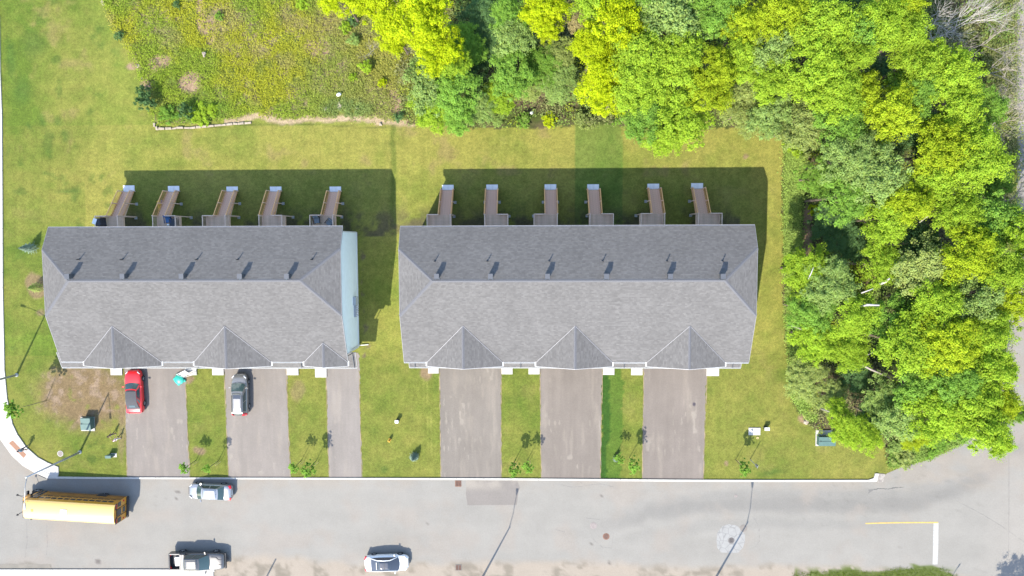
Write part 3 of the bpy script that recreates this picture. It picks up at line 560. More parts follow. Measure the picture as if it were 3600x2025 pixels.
    # chimney vents and pipes
    for u in vents:
        p = P(u, 969, 9.85); zb = hri - pr * (p.y - yri)
        v_ = MB().box(p.x - .19, p.x + .19, p.y - .22, p.y + .18, zb - .25, zb + .70).build('chimney_vent', M['vent_metal'], th); MB().box(p.x - .23, p.x + .23, p.y - .26, p.y + .22, zb + .70, zb + .75).build('vent_cap', M['vent_metal'], v_)
        MB().hexa([(p.x - .25, p.y - .36, zb + .235), (p.x + .25, p.y - .36, zb + .235), (p.x + .25, p.y - .28, zb + .15), (p.x - .25, p.y - .28, zb + .15), (p.x - .25, p.y - .36, zb + .26), (p.x + .25, p.y - .36, zb + .26), (p.x + .25, p.y - .28, zb + .175), (p.x - .25, p.y - .28, zb + .175)]).build('flashing', M['flashing'], v_)
    for u, v in pipes:
        p = P(u, v, 9.2); zb = hri - pr * (p.y - yri); a = MB().lathe((p.x, p.y, zb - .1), [(.05, 0), (.05, .62), (.03, .62), (.03, .4)], 10).build('vent_pipe', M['plastic_black'], th); MB().lathe((p.x, p.y, zb - .06), [(.14, 0), (.14, .05), (.06, .12)], 10).build('pipe_boot', M['dark_metal'], a)
    if west_post:
        MB().box(px0 + .1, px0 + .25, py + .1, py + .25, 0, pz - .1).build('porch_post', M['white_trim'], th)
    if meters:
        x_ = wx1
        b = P(1250, 1045, 1.2).y
        MB().box(x_, x_ + .32, b - .8, b + .1, 1.0, 2.2).build('electrical_cabinet', mat('grey_cabinet', (.36, .38, .4), .5), th)
        y0 = P(1250, 1112, 1.2).y; y1 = P(1250, 1072, 1.2).y
        mb_ = MB().box(x_, x_ + .22, y0, y1, 1.05, 1.9).build('meter_bank', mat('grey_meter', (.3, .31, .33), .5), th)
        for k in range(5):
            y_ = y0 + (y1 - y0) * (k + .5) / 5; MB().lathe((x_ + .22, y_, 1.5), [(.1, 0), (.1, .1), (.07, .15)], 12, 'x').build('meter', M['clear_light'], mb_)
            MB().tube([(x_ + .1, y_ - .1, 1.05), (x_ + .1, y_ - .1, .1)], .03, 6).build('conduit', M['dark_metal'], mb_)
        a = P(1240, 1245, .3); MB().tube([(x_ + .06, wy0 + .2, 3.2), (x_ + .06, wy0 + .2, .35), (x_ + .3, wy0 + .2, .18), (x_ + 1.1, wy0 + .25, .12)], .05, 8).build('downspout', M['white_trim'], th)
        g = P(1222, 1262, 6.).x
    return th
dxA = [P(u, 800, 3).x for u in (390, 580, 770, 955, 1140)]; dxB = [P(u, 800, 3).x for u in (1545, 1740, 1920, 2112, 2300, 2498)]
row('townhouse_row', 'shorter grey-roofed townhouse row with its pale blue-white end wall exposed, nearer the school bus', -48.48, -18.66, 1.42, 7.78, -3.77, 10.18, -12.33, 6.83, 8.78,
    P(239, 985, 10.18).x, P(1054, 986, 10.18).x, [(393, 1147, 297, 568), (789, 1147, 684, 953), (1138, 1205, 1070, 1222)], (P(219, 1291, 3.1).x, -18.7, -13.62, 3.1),
    [(389, 429, 1319), (650, 691, 1319), (746, 786, 1319), (1008, 1049, 1319), (1108, 1148, 1327)], [255, 447, 652, 855, 1018], [(281, 912), (433, 912), (695, 912), (839, 912), (1099, 912)],
    ([493, 595, 848, 950, 1205], [286, 667, 1040, 1230], dxA), west_post=True, meters=True)
row('townhouse_row', 'longer row of grey-roofed townhouses with six rear decks, beside the wooded edge', -12.87, 21.95, 1.36, 7.78, -3.85, 10.18, -12.33, 6.83, 8.78,
    P(1520, 986, 10.18).x, P(2549, 984, 10.18).x, [(1629, 1146, 1502, 1766), (2021, 1146, 1885, 2152), (2427, 1146, 2274, 2548)], (-13.0, 22.3, -13.55, 3.1),
    [(1505, 1542, 1313), (1763, 1802, 1316), (1858, 1897, 1316), (2120, 2160, 1318), (2219, 2259, 1319), (2484, 2528, 1322)], [1539, 1726, 1924, 2129, 2351, 2534], [(1530, 918), (1714, 918), (1931, 918), (2118, 918), (2343, 918), (2538, 918)],
    ([1600, 1710, 1955, 2060, 2315, 2425], [1449, 1830, 2203, 2594], dxB))

# ------------------------------------------------------------------ rear decks: boards, treads and balusters one by one
DZ = 2.4
def proto(mb, name, m): o = mb.build(name, m); me = o.data; bpy.data.objects.remove(o); return me
SW = 1.28; YO = 2.78; YW = .95
bal_me = proto(MB().box(-.02, .02, -.02, .02, 0, .88), 'baluster', M['wood_rail']); balg_me = proto(MB().box(-.02, .02, -.02, .02, 0, .88), 'baluster', M['wood_rail_grey'])
tread_me = proto(MB().box(0, SW, -.118, .118, -.04, 0), 'stair_tread', M['wood']); post_me = proto(MB().box(-.045, .045, -.045, .045, 0, 1.), 'post', M['wood_rail_grey'])
board_me = proto(MB().box(0, 1, -.067, .067, -.035, 0), 'deck_board', M['wood_board']); pad_me = proto(MB().box(-.15, .15, -.15, .15, 0, .06), 'footing', M['footing'])
def deck(uslab, v0, v1, side, label):
    a = P(uslab, v1, .05); x0 = a.x; ysl = P(uslab, v0, .05).y; ybot = a.y - .02
    th = thing('deck', (x0, YO, 0), 0, label, 'deck', 'timber rear decks with long stairs'); y0 = YO
    pl, prr = (-1.2, SW) if side == 'L' else (0, SW + 1.2)
    L = lambda x, y, z: (x, y - YO, z)
    n = int((YO - YW) / .145)
    for k in range(n):
        o = share(board_me, 'deck_board', th, L(pl, YO - .075 - k * .145, DZ)); o.scale = (prr - pl, 1, 1)
    rj = MB().box(pl, prr, -.06, -.01, DZ - .28, DZ - .04); rj.box(pl, pl + .04, YW - YO, -.06, DZ - .28, DZ - .04); rj.box(prr - .04, prr, YW - YO, -.06, DZ - .28, DZ - .04); rj.build('rim_joist', M['wood'], th)
    ns = 12; run = (ybot - .1 - YO) / ns; rise = (DZ - .06) / (ns + 1)
    for k in range(ns): share(tread_me, 'stair_tread', th, L(0, YO + run * (k + .5), DZ - rise * (k + 1)))
    for x_ in (.03, SW - .07): MB().hexa([L(x_, YO, DZ - .5), L(x_ + .04, YO, DZ - .5), L(x_ + .04, ybot, -.02 + .06), L(x_, ybot, .04), L(x_, YO, DZ - .08), L(x_ + .04, YO, DZ - .08), L(x_ + .04, ybot, .2), L(x_, ybot, .2)]).build('stringer', M['wood'], th)
    rk = MB()
    for k in range(ns + 1): rk.box(.05, SW - .05, run * k - .01, run * k + .01, max(.05, DZ - rise * (k + 1)), DZ - rise * k - .045)
    rk.build('risers', M['wood'], th)['kind'] = 'stuff'
    zl = lambda y: DZ - rise * .5 - (y - YO) / run * rise
    # stair rails
    for x_ in (-.03, SW + .03):
        MB().bar(L(x_, YO, zl(YO) + 1.0), L(x_, ybot, zl(ybot) + 1.0), .09, .04).build('handrail', M['wood_rail'], th); MB().bar(L(x_, YO, zl(YO) + .12), L(x_, ybot, zl(ybot) + .12), .04, .08).build('bottom_rail', M['wood_rail'], th)
        y = YO + .1
        while y < ybot - .05: share(bal_me, 'baluster', th, L(x_, y, zl(y) + .1)); y += .125
        for y, zt_ in ((ybot, 1.05), ((YO + ybot) / 2, zl((YO + ybot) / 2) + 1.02), (YO, DZ + 1.05)):
            o = share(post_me, 'post', th, L(x_, y, 0)); o.scale = (1, 1, zt_)
        share(pad_me, 'footing', th, L(x_ + (.12 if x_ > 0 else -.12), (YO + ybot) / 2, 0))
    # platform rails
    fx0, fx1 = (pl, -.03) if side == 'L' else (SW + .03, prr)
    def rail(p, q):
        p = Vector(p); q = Vector(q); MB().bar(p + Vector((0, 0, DZ + 1.0)), q + Vector((0, 0, DZ + 1.0)), .09, .04).build('top_rail', M['wood_rail_grey'], th); MB().bar(p + Vector((0, 0, DZ + .1)), q + Vector((0, 0, DZ + .1)), .04, .08).build('bottom_rail', M['wood_rail_grey'], th)
        n_ = int((q - p).length / .125)
        for k in range(1, n_): r = p.lerp(q, k / n_); share(balg_me, 'baluster', th, (r.x, r.y, DZ + .11))
    rail((fx0, -.03, 0), (fx1, -.03, 0)); rail((pl + .02, YW - YO, 0), (pl + .02, -.03, 0)); rail((prr - .02, YW - YO, 0), (prr - .02, -.03, 0))
    for x_ in (pl + .05, prr - .05):
        o = share(post_me, 'post', th, (x_, -.05, 0)); o.scale = (1, 1, DZ + 1.05); share(pad_me, 'footing', th, (x_ + (-.06 if x_ < SW / 2 else .06), -.12, 0))
    for k in (0, 1): MB().box(k * SW / 2 + .005, (k + 1) * SW / 2 - .005, ybot - YO - .05, ysl - YO, 0, .05).build('landing_slab', M['concrete_rear'], th)
    return th, x0
DK = [(433.3, 652, 672, 'L', 'timber deck holding the covered black grill, nearest the left sidewalk'), (590.5, 654, 672, 'R', 'timber deck holding the blue chair, with the yellow toy beside its stairs'), (796, 656, 671, 'L', 'timber deck in the middle of the five behind the shorter row'),
      (949, 656, 671, 'R', 'timber deck next to the one with two grey patio chairs'), (1158.6, 656, 672, 'L', 'timber deck holding two grey cushioned patio chairs, nearest the exposed end wall'),
      (1554, 650, 666, 'L', 'westernmost timber deck of the longer row, near the slanted sunlit edge of the shadow'), (1709.6, 649, 665, 'R', 'second timber deck from the west behind the longer row'), (1914.6, 648, 665, 'L', 'timber deck seen straight down, its stairs leaning neither way'),
      (2064.5, 648, 665, 'R', 'timber deck standing on the darker green strip of lawn'), (2276, 646, 662, 'L', 'second timber deck from the east behind the longer row'), (2430, 644, 661, 'R', 'easternmost timber deck of the longer row, near the wood')]
for a in DK: deck(*a)
# ------------------------------------------------------------------ vehicles
def paint(name, col, metal=.0, rough=.32): return mat(name, col, rough, metal, .5, coat=.6)
def grid_strip(mb, rings, close=True):
    for a, b in zip(rings, rings[1:]):
        n = len(a)
        for k in range(n if close else n - 1): mb.face([a[k], a[(k + 1) % n], b[(k + 1) % n], b[k]])
def wheels(th, xs, yo, r, wd=.22):
    t = MB().lathe((0, 0, 0), [(r * .66, -wd / 2), (r * .97, -wd / 2), (r, -wd / 2 + .03), (r, wd / 2 - .03), (r * .97, wd / 2), (r * .66, wd / 2)], 24, 'y').build('tyre', M['black_rubber'])
    rm = MB().lathe((0, 0, 0), [(r * .66, -wd / 2 + .02), (r * .64, -wd / 2 + .06), (r * .64, wd / 2 - .06), (r * .66, wd / 2 - .02)], 20, 'y')
    for s in (-1, 1):
        for k in range(5):
            a = 2 * PI * k / 5; rm.bar((0, s * (wd / 2 - .01), 0), (math.cos(a) * r * .62, s * (wd / 2 - .015), math.sin(a) * r * .62), .04, .09)
    rm = rm.build('rim', M['rim']); tm, rmm = t.data, rm.data; bpy.data.objects.remove(t); bpy.data.objects.remove(rm)
    for x in xs:
        for s in (-1, 1):
            w_ = bpy.data.objects.new('wheel', None); C.objects.link(w_); w_.parent = th; w_.location = (x, s * yo, r); share(tm, 'tyre', w_); share(rmm, 'rim', w_)
def body_loft(th, st, m, name='body', zb=.24):
    mb = MB(); rings = []
    for x, hw, zt in st:
        pr = [(0, zt), (.5, zt - .008), (.8, zt - .035), (.93, zt - .08), (.985, zt - .17), (1., zt - .3), (1., (zt + zb) / 2 - .1), (.975, zb + .08), (.9, zb)]
        pts = [(x, y * hw, z) for y, z in pr]; pts = [(x - .03 * (abs(p[1]) / max(hw, .01)) ** 2 * 0, p[1], max(p[2], zb)) for p in pts]
        rings.append([Vector(p) for p in pts] + [Vector((p[0], -p[1], p[2])) for p in pts[::-1][:-1]])
    grid_strip(mb, rings); mb.face(rings[0]); mb.face(rings[-1][::-1]); return mb.build(name, m, th, smooth=True)
def cabin(th, xf, xft, xrt, xr, hb, ht, zb, zr, m, glass, roofm=None, bow=.16, sideseg=(.1, .46, .5, .86), roof_name='roof'):
    """greenhouse: shell with windscreen, rear and side panes set in it"""
    NF = 8
    def ring(x0, x1, h, z, bul):
        pts = []; ty = []
        for k in range(NF): t = -1 + 2 * k / NF; pts.append(Vector((x0 + bul * (1 - t * t), t * h, z))); ty.append('F')
        ss = [0] + list(sideseg) + [1]
        for k in range(len(ss) - 1): pts.append(Vector((x0 + (x1 - x0) * ss[k], h * (1 + .03 * math.sin(PI * ss[k])), z))); ty.append('S%d' % k)
        for k in range(NF): t = 1 - 2 * k / NF; pts.append(Vector((x1 - bul * .6 * (1 - t * t), t * h, z))); ty.append('R')
        for k in range(len(ss) - 1): pts.append(Vector((x1 + (x0 - x1) * (1 - ss[-1 - k]), -h * (1 + .03 * math.sin(PI * ss[k])), z))); ty.append('S%d' % (len(ss) - 2 - k))
        return pts, ty
    b, ty = ring(xf, xr, hb, zb, bow); t_, _ = ring(xft, xrt, ht, zr - .05, bow * .5)
    mix = lambda f, o=0: [p.lerp(q, f) for p, q in zip(b, t_)]
    r0, r1, r2, r3 = b, mix(.07), mix(.93), t_; mid = Vector(((xft + xrt) / 2, 0, zr)); r4 = [p.lerp(mid, .1) + Vector((0, 0, .035)) for p in t_]; r5 = [p.lerp(mid, .5) + Vector((0, 0, .025)) for p in t_]
    mb = MB(); grid_strip(mb, [r0, r1, r2, r3, r4]); sh = mb.build('cabin', m, th, smooth=False)
    mb = MB(); r4b = [p + Vector((0, 0, .004)) for p in r4]; r5b = [Vector((p.x, p.y, zr + .005)) for p in r5]; c_ = [mid + Vector((0, 0, .012))] * len(r4); grid_strip(mb, [[p - Vector((0, 0, .03)) for p in r4], r4b, r5b, c_]); rf = mb.build(roof_name, roofm or m, th, smooth=True)
    n = len(b); cen = Vector(((xf + xr) / 2, 0, 0))
    def pane(nm, ks):
        mb = MB()
        for k in ks:
            j = (k + 1) % n; q = [r1[k], r1[j], r2[j], r2[k]]; nn = (q[1] - q[0]).cross(q[3] - q[0]).normalized(); md = sum(q, Vector()) / 4 - cen; md.z = 0
            if nn.dot(md) < 0: nn = -nn
            mb.face([p + nn * .008 for p in q])
        return mb.build(nm, glass, th, smooth=True)
    kf = [k for k in range(n) if ty[k] == 'F']; pane('windscreen', kf[:]); pane('rear_window', [k for k in range(n) if ty[k] == 'R'])
    for seg in range(len(sideseg) + 1):
        if seg % 2 == 1:
            for k in range(n):
                if ty[k] == 'S%d' % seg: pane('side_window', [k])
    return sh
def mirrors(th, x, y, z, m, l=.2):
    for s in (-1, 1): MB().hexa([(x - .06, s * (y + .02), z), (x + .1, s * (y - .05), z), (x + .03, s * (y + l), z), (x - .08, s * (y + l), z), (x - .06, s * (y + .02), z + .1), (x + .08, s * (y - .05), z + .1), (x + .02, s * (y + l), z + .15), (x - .08, s * (y + l), z + .15)]).build('wing_mirror', m, th)
def common(th, L_, hw, zf, zr, hl=True, fw=None, m_bump=None):
    for s in (-1, 1):
        MB().hexa([(L_ / 2 - .42, s * hw * .86, zf - .26), (L_ / 2 - .16, s * hw * .60, zf - .26), (L_ / 2 - .11, s * hw * .60, zf - .13), (L_ / 2 - .40, s * hw * .90, zf - .13), (L_ / 2 - .50, s * hw * .86, zf - .10), (L_ / 2 - .26, s * hw * .60, zf - .04), (L_ / 2 - .2, s * hw * .62, zf - .06), (L_ / 2 - .44, s * hw * .9, zf - .1)]).build('headlight', M['clear_light'], th)
        MB().hexa([(-L_ / 2 + .03, s * hw * .58, zr - .32), (-L_ / 2 + .22, s * hw * .97, zr - .32), (-L_ / 2 + .12, s * hw * .97, zr - .3), (-L_ / 2 - .01, s * hw * .6, zr - .3), (-L_ / 2 + .14, s * hw * .58, zr - .02), (-L_ / 2 + .34, s * hw * .93, zr - .06), (-L_ / 2 + .1, s * hw * .95, zr - .1), (-L_ / 2 + .0, s * hw * .6, zr - .08)]).build('tail_light', M['red_light'], th)
    MB().box(L_ / 2 - .05, L_ / 2 + .005, -hw * .45, hw * .45, .42, .62).build('grille', M['plastic_black'], th); MB().box(-L_ / 2 - .012, -L_ / 2 + .03, -.26, .26, .55, .68).build('number_plate', M['white_paint'], th)
silver = paint('silver_paint', (.30, .305, .32), .6, .36); champagne = paint('silver_grey_paint', (.22, .213, .205), .6, .36); redp = paint('red_paint', (.50, .008, .012), .0, .38); whitep = paint('white_car_paint', (.66, .66, .65), 0, .3); greyp = paint('dark_grey_paint', (.10, .097, .095), .6, .36)
glass = mat('car_glass', (.03, .055, .055), .05, spec=.7, coat=.3); darkroof = mat('dark_fabric_roof', (.05, .05, .055), .85, noise=(20, .85, 1.2)); glassroof = mat('panoramic_roof_glass', (.03, .035, .045), .07, spec=.7, coat=.5)
# silver saloon on the road
th = thing('saloon_car', (-36.40, -28.36, .02), PI - .035, 'silver saloon car parked against the north kerb with red tail lights to the east', 'car')
Lc = 5.0; hw = .90
body_loft(th, [(-2.5, .55, .72), (-2.46, .70, .86), (-2.3, .82, .98), (-1.9, .87, 1.02), (-1.2, .9, .99), (0, .9, .96), (.9, .9, .95), (1.3, .89, .93), (1.8, .86, .87), (2.15, .78, .79), (2.4, .62, .68), (2.49, .45, .58)], silver)
cabin(th, 1.32, .62, -1.1, -1.78, .80, .60, .93, 1.43, silver, glass); wheels(th, (1.5, -1.42), .80, .33); mirrors(th, .92, .9, .93, silver); common(th, Lc, hw, .93, 1.0)
for x in (1.02,): MB().lathe((-1.0, 0, 1.44), [(.03, 0), (.02, .09)], 6).build('aerial', M['plastic_black'], th)
for y in (-.62, .62): MB().bar((1.35, y, .955), (2.25, y * .72, .845), .02, .012).build('bonnet_crease', M['plastic_black'], th)
# white saloon with the black glass roof, at the foot of the picture
th = thing('saloon_car', (-16.37, -36.52, .02), .03, 'white saloon car with black glass roof parked on the sandy southern shoulder', 'car')
body_loft(th, [(-2.5, .5, .70), (-2.45, .68, .88), (-2.25, .84, 1.04), (-1.8, .9, 1.07), (-1.1, .93, 1.0), (0, .93, .95), (.9, .93, .94), (1.35, .92, .93), (1.85, .88, .87), (2.2, .80, .78), (2.42, .62, .66), (2.5, .4, .55)], whitep)
cabin(th, 1.38, .55, -.85, -1.92, .76, .58, .94, 1.40, glassroof, glassroof, glassroof)
for s in (-1, 1): MB().tube([(1.3, s * .79, .97), (.5, s * .61, 1.37), (-.2, s * .60, 1.405), (-.9, s * .62, 1.36), (-1.85, s * .77, 1.03)], .05, 6).build('roof_side_rail', whitep, th, smooth=True)
wheels(th, (1.52, -1.45), .82, .34); mirrors(th, 1.0, .92, .93, whitep); common(th, 5., .92, .9, 1.0)
MB().bar((-1.02, -.42, 1.385), (-1.02, .42, 1.385), .05, .02).build('roof_bar', M['flashing'], th); MB().bar((-.1, -.55, 1.425), (-.1, .55, 1.425), .03, .012).build('roof_seam', M['plastic_black'], th)
# red coupe in the driveway
th = thing('coupe_car', (-44.68, -16.84, .02), PI / 2 + .012, 'red coupe with black fabric roof parked on the westernmost driveway', 'car')
body_loft(th, [(-2.47, .6, .72), (-2.42, .78, .9), (-2.2, .9, .99), (-1.6, .94, 1.03), (-.9, .95, .99), (0, .94, .95), (.7, .94, .96), (1.2, .94, .97), (1.8, .91, .93), (2.2, .82, .84), (2.4, .65, .7), (2.47, .45, .58)], redp)
cabin(th, .95, .30, -1.0, -1.98, .80, .60, .95, 1.36, redp, glass, darkroof, sideseg=(.12, .62, .68, .8)); wheels(th, (1.42, -1.42), .83, .34, .24); mirrors(th, .62, .93, .93, redp); common(th, 4.94, .92, .9, .98)
mb = MB(); rr = []
for x, h, z in ((.16, .60, 1.392), (-.5, .62, 1.412), (-1.02, .62, 1.40), (-1.5, .68, 1.24), (-1.9, .76, 1.03)): rr.append([Vector((x, y * h, z - .03 * y * y)) for y in (-1, -.5, 0, .5, 1)])
grid_strip(mb, rr, False); mb.build('fabric_top', darkroof, th, smooth=True)
mb = MB(); mb.face([(-1.45, -.35, 1.272), (-1.45, .35, 1.272), (-1.72, .4, 1.152), (-1.72, -.4, 1.152)]); mb.build('rear_glass', glass, th)
# silver-grey hatchback in the second driveway
th = thing('hatchback_car', (-32.62, -17.15, .02), PI / 2 - .015, 'silver grey hatchback with sunroof parked on the second driveway', 'car')
body_loft(th, [(-2.36, .6, .8), (-2.32, .76, 1.0), (-2.1, .86, 1.06), (-1.5, .89, 1.06), (-.5, .9, 1.03), (.4, .9, 1.0), (1.0, .9, 1.0), (1.4, .88, .96), (1.8, .82, .88), (2.15, .7, .78), (2.33, .5, .64)], champagne)
cabin(th, 1.28, .42, -1.95, -2.22, .80, .62, 1.0, 1.55, champagne, glass, sideseg=(.2, .5, .53, .88)); wheels(th, (1.42, -1.38), .80, .34); mirrors(th, .85, .9, 1.0, champagne); common(th, 4.72, .9, .98, 1.05)
MB().box(-.30, .12, -.42, .42, 1.548, 1.566).build('sunroof', glassroof, th)
for s in (-1, 1): MB().bar((.1, s * .57, 1.56), (-1.8, s * .57, 1.55), .035, .04).build('roof_rail', M['plastic_black'], th)
for s in (-1, 1): MB().hexa([(-2.3, s * .62, .98), (-2.0, s * .84, .98), (-2.1, s * .84, .98), (-2.34, s * .62, .98), (-2.2, s * .5, 1.4), (-1.95, s * .66, 1.4), (-2.05, s * .68, 1.36), (-2.26, s * .5, 1.36)]).build('upper_tail_light', M['red_light'], th)
# dark grey pickup
th = thing('pickup_truck', (-38.12, -36.42, .02), .0, 'dark grey pickup truck with white box in its open bed by the south pavement', 'pickup truck')
body_loft(th, [(-1.22, .98, 1.14), (0, .98, 1.14), (1.0, .98, 1.12), (1.4, .98, 1.14), (2.2, .97, 1.12), (2.8, .92, 1.06), (3.05, .85, .98), (3.16, .7, .86)], greyp, zb=.4)
cabin(th, 1.5, .55, -1.1, -1.22, .86, .66, 1.12, 1.82, greyp, glass, sideseg=(.08, .5, .55, .92)); wheels(th, (2.05, -1.85), .88, .4, .26); mirrors(th, 1.15, .98, 1.15, greyp, .28); common(th, 6.3, .95, 1.05, 1.1)
bw = MB()
for s in (-1, 1): bw.box(-3.1, -1.22, min(s * .98, s * .84), max(s * .98, s * .84), .45, 1.16)
bw.build('bed_side', greyp, th, bevel=.03); MB().box(-3.16, -3.06, -.96, .96, .48, 1.14).build('tailgate', greyp, th, bevel=.03); MB().box(-3.06, -1.22, -.84, .84, .62, .68).build('bed_floor', M['plastic_black'], th)
rl = MB()
for k in range(9): rl.box(-3.0 + k * .2, -2.9 + k * .2, -.8, .8, .68, .695)
rl.build('bed_ribs', M['plastic_black'], th)['kind'] = 'stuff'
lid = MB().box(-1.86, -1.26, -.92, .92, 1.16, 1.24).build('folded_bed_cover', greyp, th, bevel=.03)
for k in range(3): MB().box(-1.76 + k * .2, -1.73 + k * .2, -.9, .9, 1.24, 1.26).build('cover_rib', M['dark_metal'], lid)
MB().box(-3.12, -2.98, -.9, .9, 1.14, 1.17).build('bumper_top', M['plastic_black'], th); MB().box(3.08, 3.3, -.92, .92, .5, .72).build('bumper', M['plastic_black'], th, bevel=.05)
for s in (-1, 1):
    MB().bar((1.75, s * .62, 1.145), (2.3, s * .58, 1.13), .05, .02).bar((2.3, s * .58, 1.13), (2.6, s * .3, 1.10), .05, .02).bar((2.6, s * .3, 1.10), (2.95, s * .28, 1.03), .05, .02).build('bonnet_crease', M['plastic_black'], th)
MB().lathe((.35, .15, 1.84), [(.03, 0), (.015, .1)], 6).build('aerial', M['plastic_black'], th)
for k in range(7): MB().box(-.95, .3, -.54 + k * .18, -.52 + k * .18, 1.826, 1.836).build('roof_rib', greyp, th)
p_ = MB().box(-.26, .26, -.5, .5, 0, .3).build('white_box', M['white_paint'], None, bevel=.02); p_.location = (-38.12 - 2.22, -36.42 - .02, .72); p_.rotation_euler = (0, 0, .05); tag(p_, 'white box lying in the open bed of the dark pickup', 'box')
# school bus
busy = paint('bus_yellow', (.46, .20, .012), 0, .42)
th = thing('school_bus', (-46.15, -30.22, .02), PI - .055, 'long yellow school bus on the road at lower left with white roof hatch', 'bus')
LB = 10.6
pr_ = [(1.22, .55), (1.24, 1.1), (1.22, 1.9), (1.17, 2.5), (1.08, 2.78), (.9, 2.93), (.6, 3.02), (0, 3.06)]
ring = lambda x, k=1., dz=0: [Vector((x, y * k, z + dz)) for y, z in pr_] + [Vector((x, -y * k, z + dz)) for y, z in pr_[::-1][1:]]
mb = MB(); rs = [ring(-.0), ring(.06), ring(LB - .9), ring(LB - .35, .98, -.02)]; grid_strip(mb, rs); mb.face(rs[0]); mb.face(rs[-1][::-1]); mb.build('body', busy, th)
mb = MB(); rt = [[p + Vector((0, 0, .006)) for p in q[4:11]] for q in rs]; grid_strip(mb, rt, False); mb.build('roof', paint('bus_yellow_roof_sheen', (.60, .40, .12), 0, .35), th, smooth=True)  # roof yellow made paler than the sides: sun and sky sheen put into the colour
# hood and nose
body_loft(th, [(LB - .4, 1.02, 1.75), (LB + .2, .98, 1.66), (LB + .7, .88, 1.52), (LB + .95, .7, 1.35)], busy, 'bonnet', .6)
MB().box(LB + .85, LB + 1.02, -1.15, 1.15, .45, .75).build('bumper', M['plastic_black'], th); MB().box(LB + .9, LB + 1.0, -.5, .5, .8, 1.3).build('grille', M['plastic_black'], th)
for s in (-1, 1): MB().lathe((LB + .93, s * .66, 1.05), [(.11, 0), (.1, .06)], 12, 'x').build('headlight', M['clear_light'], th)
MB().hexa([(LB - .36, -1.05, 1.8), (LB - .30, -1.05, 1.8), (LB - .30, 1.05, 1.8), (LB - .36, 1.05, 1.8), (LB - .36, -.98, 2.7), (LB - .31, -.98, 2.7), (LB - .31, .98, 2.7), (LB - .36, .98, 2.7)]).build('windscreen', glass, th)
MB().box(LB - .38, LB - .22, -.95, .95, 2.72, 2.9).build('front_light_board', M['plastic_black'], th)
for s in (-1, 1):        # local +y = road side (south), local -y = kerb side (north)
    xs_ = [.55 + k * .72 for k in range(12)]
    for k, x in enumerate(xs_):
        if s == -1 and x + .6 > LB - 1.4: continue
        MB().hexa([(x, s * 1.228, 1.72), (x + .58, s * 1.228, 1.72), (x + .58, s * 1.20, 1.72), (x, s * 1.20, 1.72), (x, s * 1.188, 2.36), (x + .58, s * 1.188, 2.36), (x + .58, s * 1.15, 2.36), (x, s * 1.15, 2.36)]).build('window', M['glass_dark'], th)
    for z in (.72, 1.02, 1.32, 1.6): MB().box(.05, LB - (1.7 if s == -1 else .5), min(s * 1.225, s * 1.262), max(s * 1.225, s * 1.262), z, z + .07).build('rub_rail', M['plastic_black'], th)
dr = MB().box(LB - 1.5, LB - .62, -1.262, -1.21, .5, 2.4).build('entrance_door', M['glass_dark'], th)
for x in (LB - 1.5, LB - 1.08, LB - .66): MB().box(x, x + .05, -1.275, -1.262, .5, 2.4).build('door_frame', busy, dr)
MB().box(2.2, 3.3, -1.27, -1.2, .35, 1.05).build('wheel_arch', M['plastic_black'], th); MB().box(2.2, 3.3, 1.2, 1.27, .35, 1.05).build('wheel_arch', M['plastic_black'], th)
wheels(th, (2.75, LB - .1), 1.08, .5, .3)
for x0, y0, z0, w_, h_ in ((-.02, -.9, 1.75, .5, .55), (-.02, .9, 1.75, .5, .55), (-.02, 0, 1.7, .7, .75), (-.02, 0, .95, .6, .45)): MB().box(x0 - .02, .0, y0 - w_ / 2, y0 + w_ / 2, z0, z0 + h_).build('rear_window', M['glass_dark'], th)
MB().box(-.06, -.0, -.46, -.43, .6, 2.6).box(-.06, 0, .43, .46, .6, 2.6).box(-.06, 0, -.46, .46, 2.58, 2.62).build('emergency_door_frame', M['plastic_black'], th)
for y in (-.95, -.68, .68, .95): MB().lathe((-.01, y, 2.62), [(.11, 0), (.1, -.05)], 12, 'x').build('warning_lamp', M['red_light'], th)
for y in (-.82, .82): MB().box(-.05, 0, y - .34, y + .34, 2.47, 2.78).build('lamp_board', M['plastic_black'], th)
for y in (-1.0, 1.0): MB().lathe((-.01, y, 1.25), [(.1, 0), (.09, -.04)], 12, 'x').build('tail_light', M['red_light'], th)
MB().box(-.16, 0, -1.2, 1.2, .42, .7).build('rear_bumper', M['plastic_black'], th)
MB().box(5.3, 5.98, -.34, .34, 3.03, 3.13).build('roof_hatch', M['white_paint'], th, bevel=.03); MB().box(9.1, 9.32, -.12, .12, 3.03, 3.09).build('roof_vent', busy, th)
for s in (-1, 1):
    a = MB().tube([(LB + .75, s * .9, 1.45), (LB + 1.15, s * 1.15, 1.9)], .02, 5).tube([(LB + .7, s * .75, 1.5), (LB + 1.15, s * 1.15, 1.9)], .02, 5).build('mirror_arm', M['plastic_black'], th)
    MB().lathe((LB + 1.15, s * 1.15, 1.8), [(.09, 0), (.12, .08), (.09, .18)], 10).build('cross_view_mirror', M['plastic_black'], a)
    MB().box(LB - .62, LB - .56, min(s * 1.25, s * 1.5), max(s * 1.25, s * 1.5), 1.9, 2.2).build('wing_mirror', M['plastic_black'], th)
MB().tube([(LB - .42, .6, 1.8), (LB - .3, .25, 2.3)], .015, 4).tube([(LB - .42, -.2, 1.8), (LB - .3, -.5, 2.3)], .015, 4).build('wiper', M['plastic_black'], th)
MB().lathe((LB - .8, -1.0, 2.93), [(.05, 0), (.04, .06)], 8).build('marker_lamp', mat('amber_lens', (.5, .2, .01), .3), th)
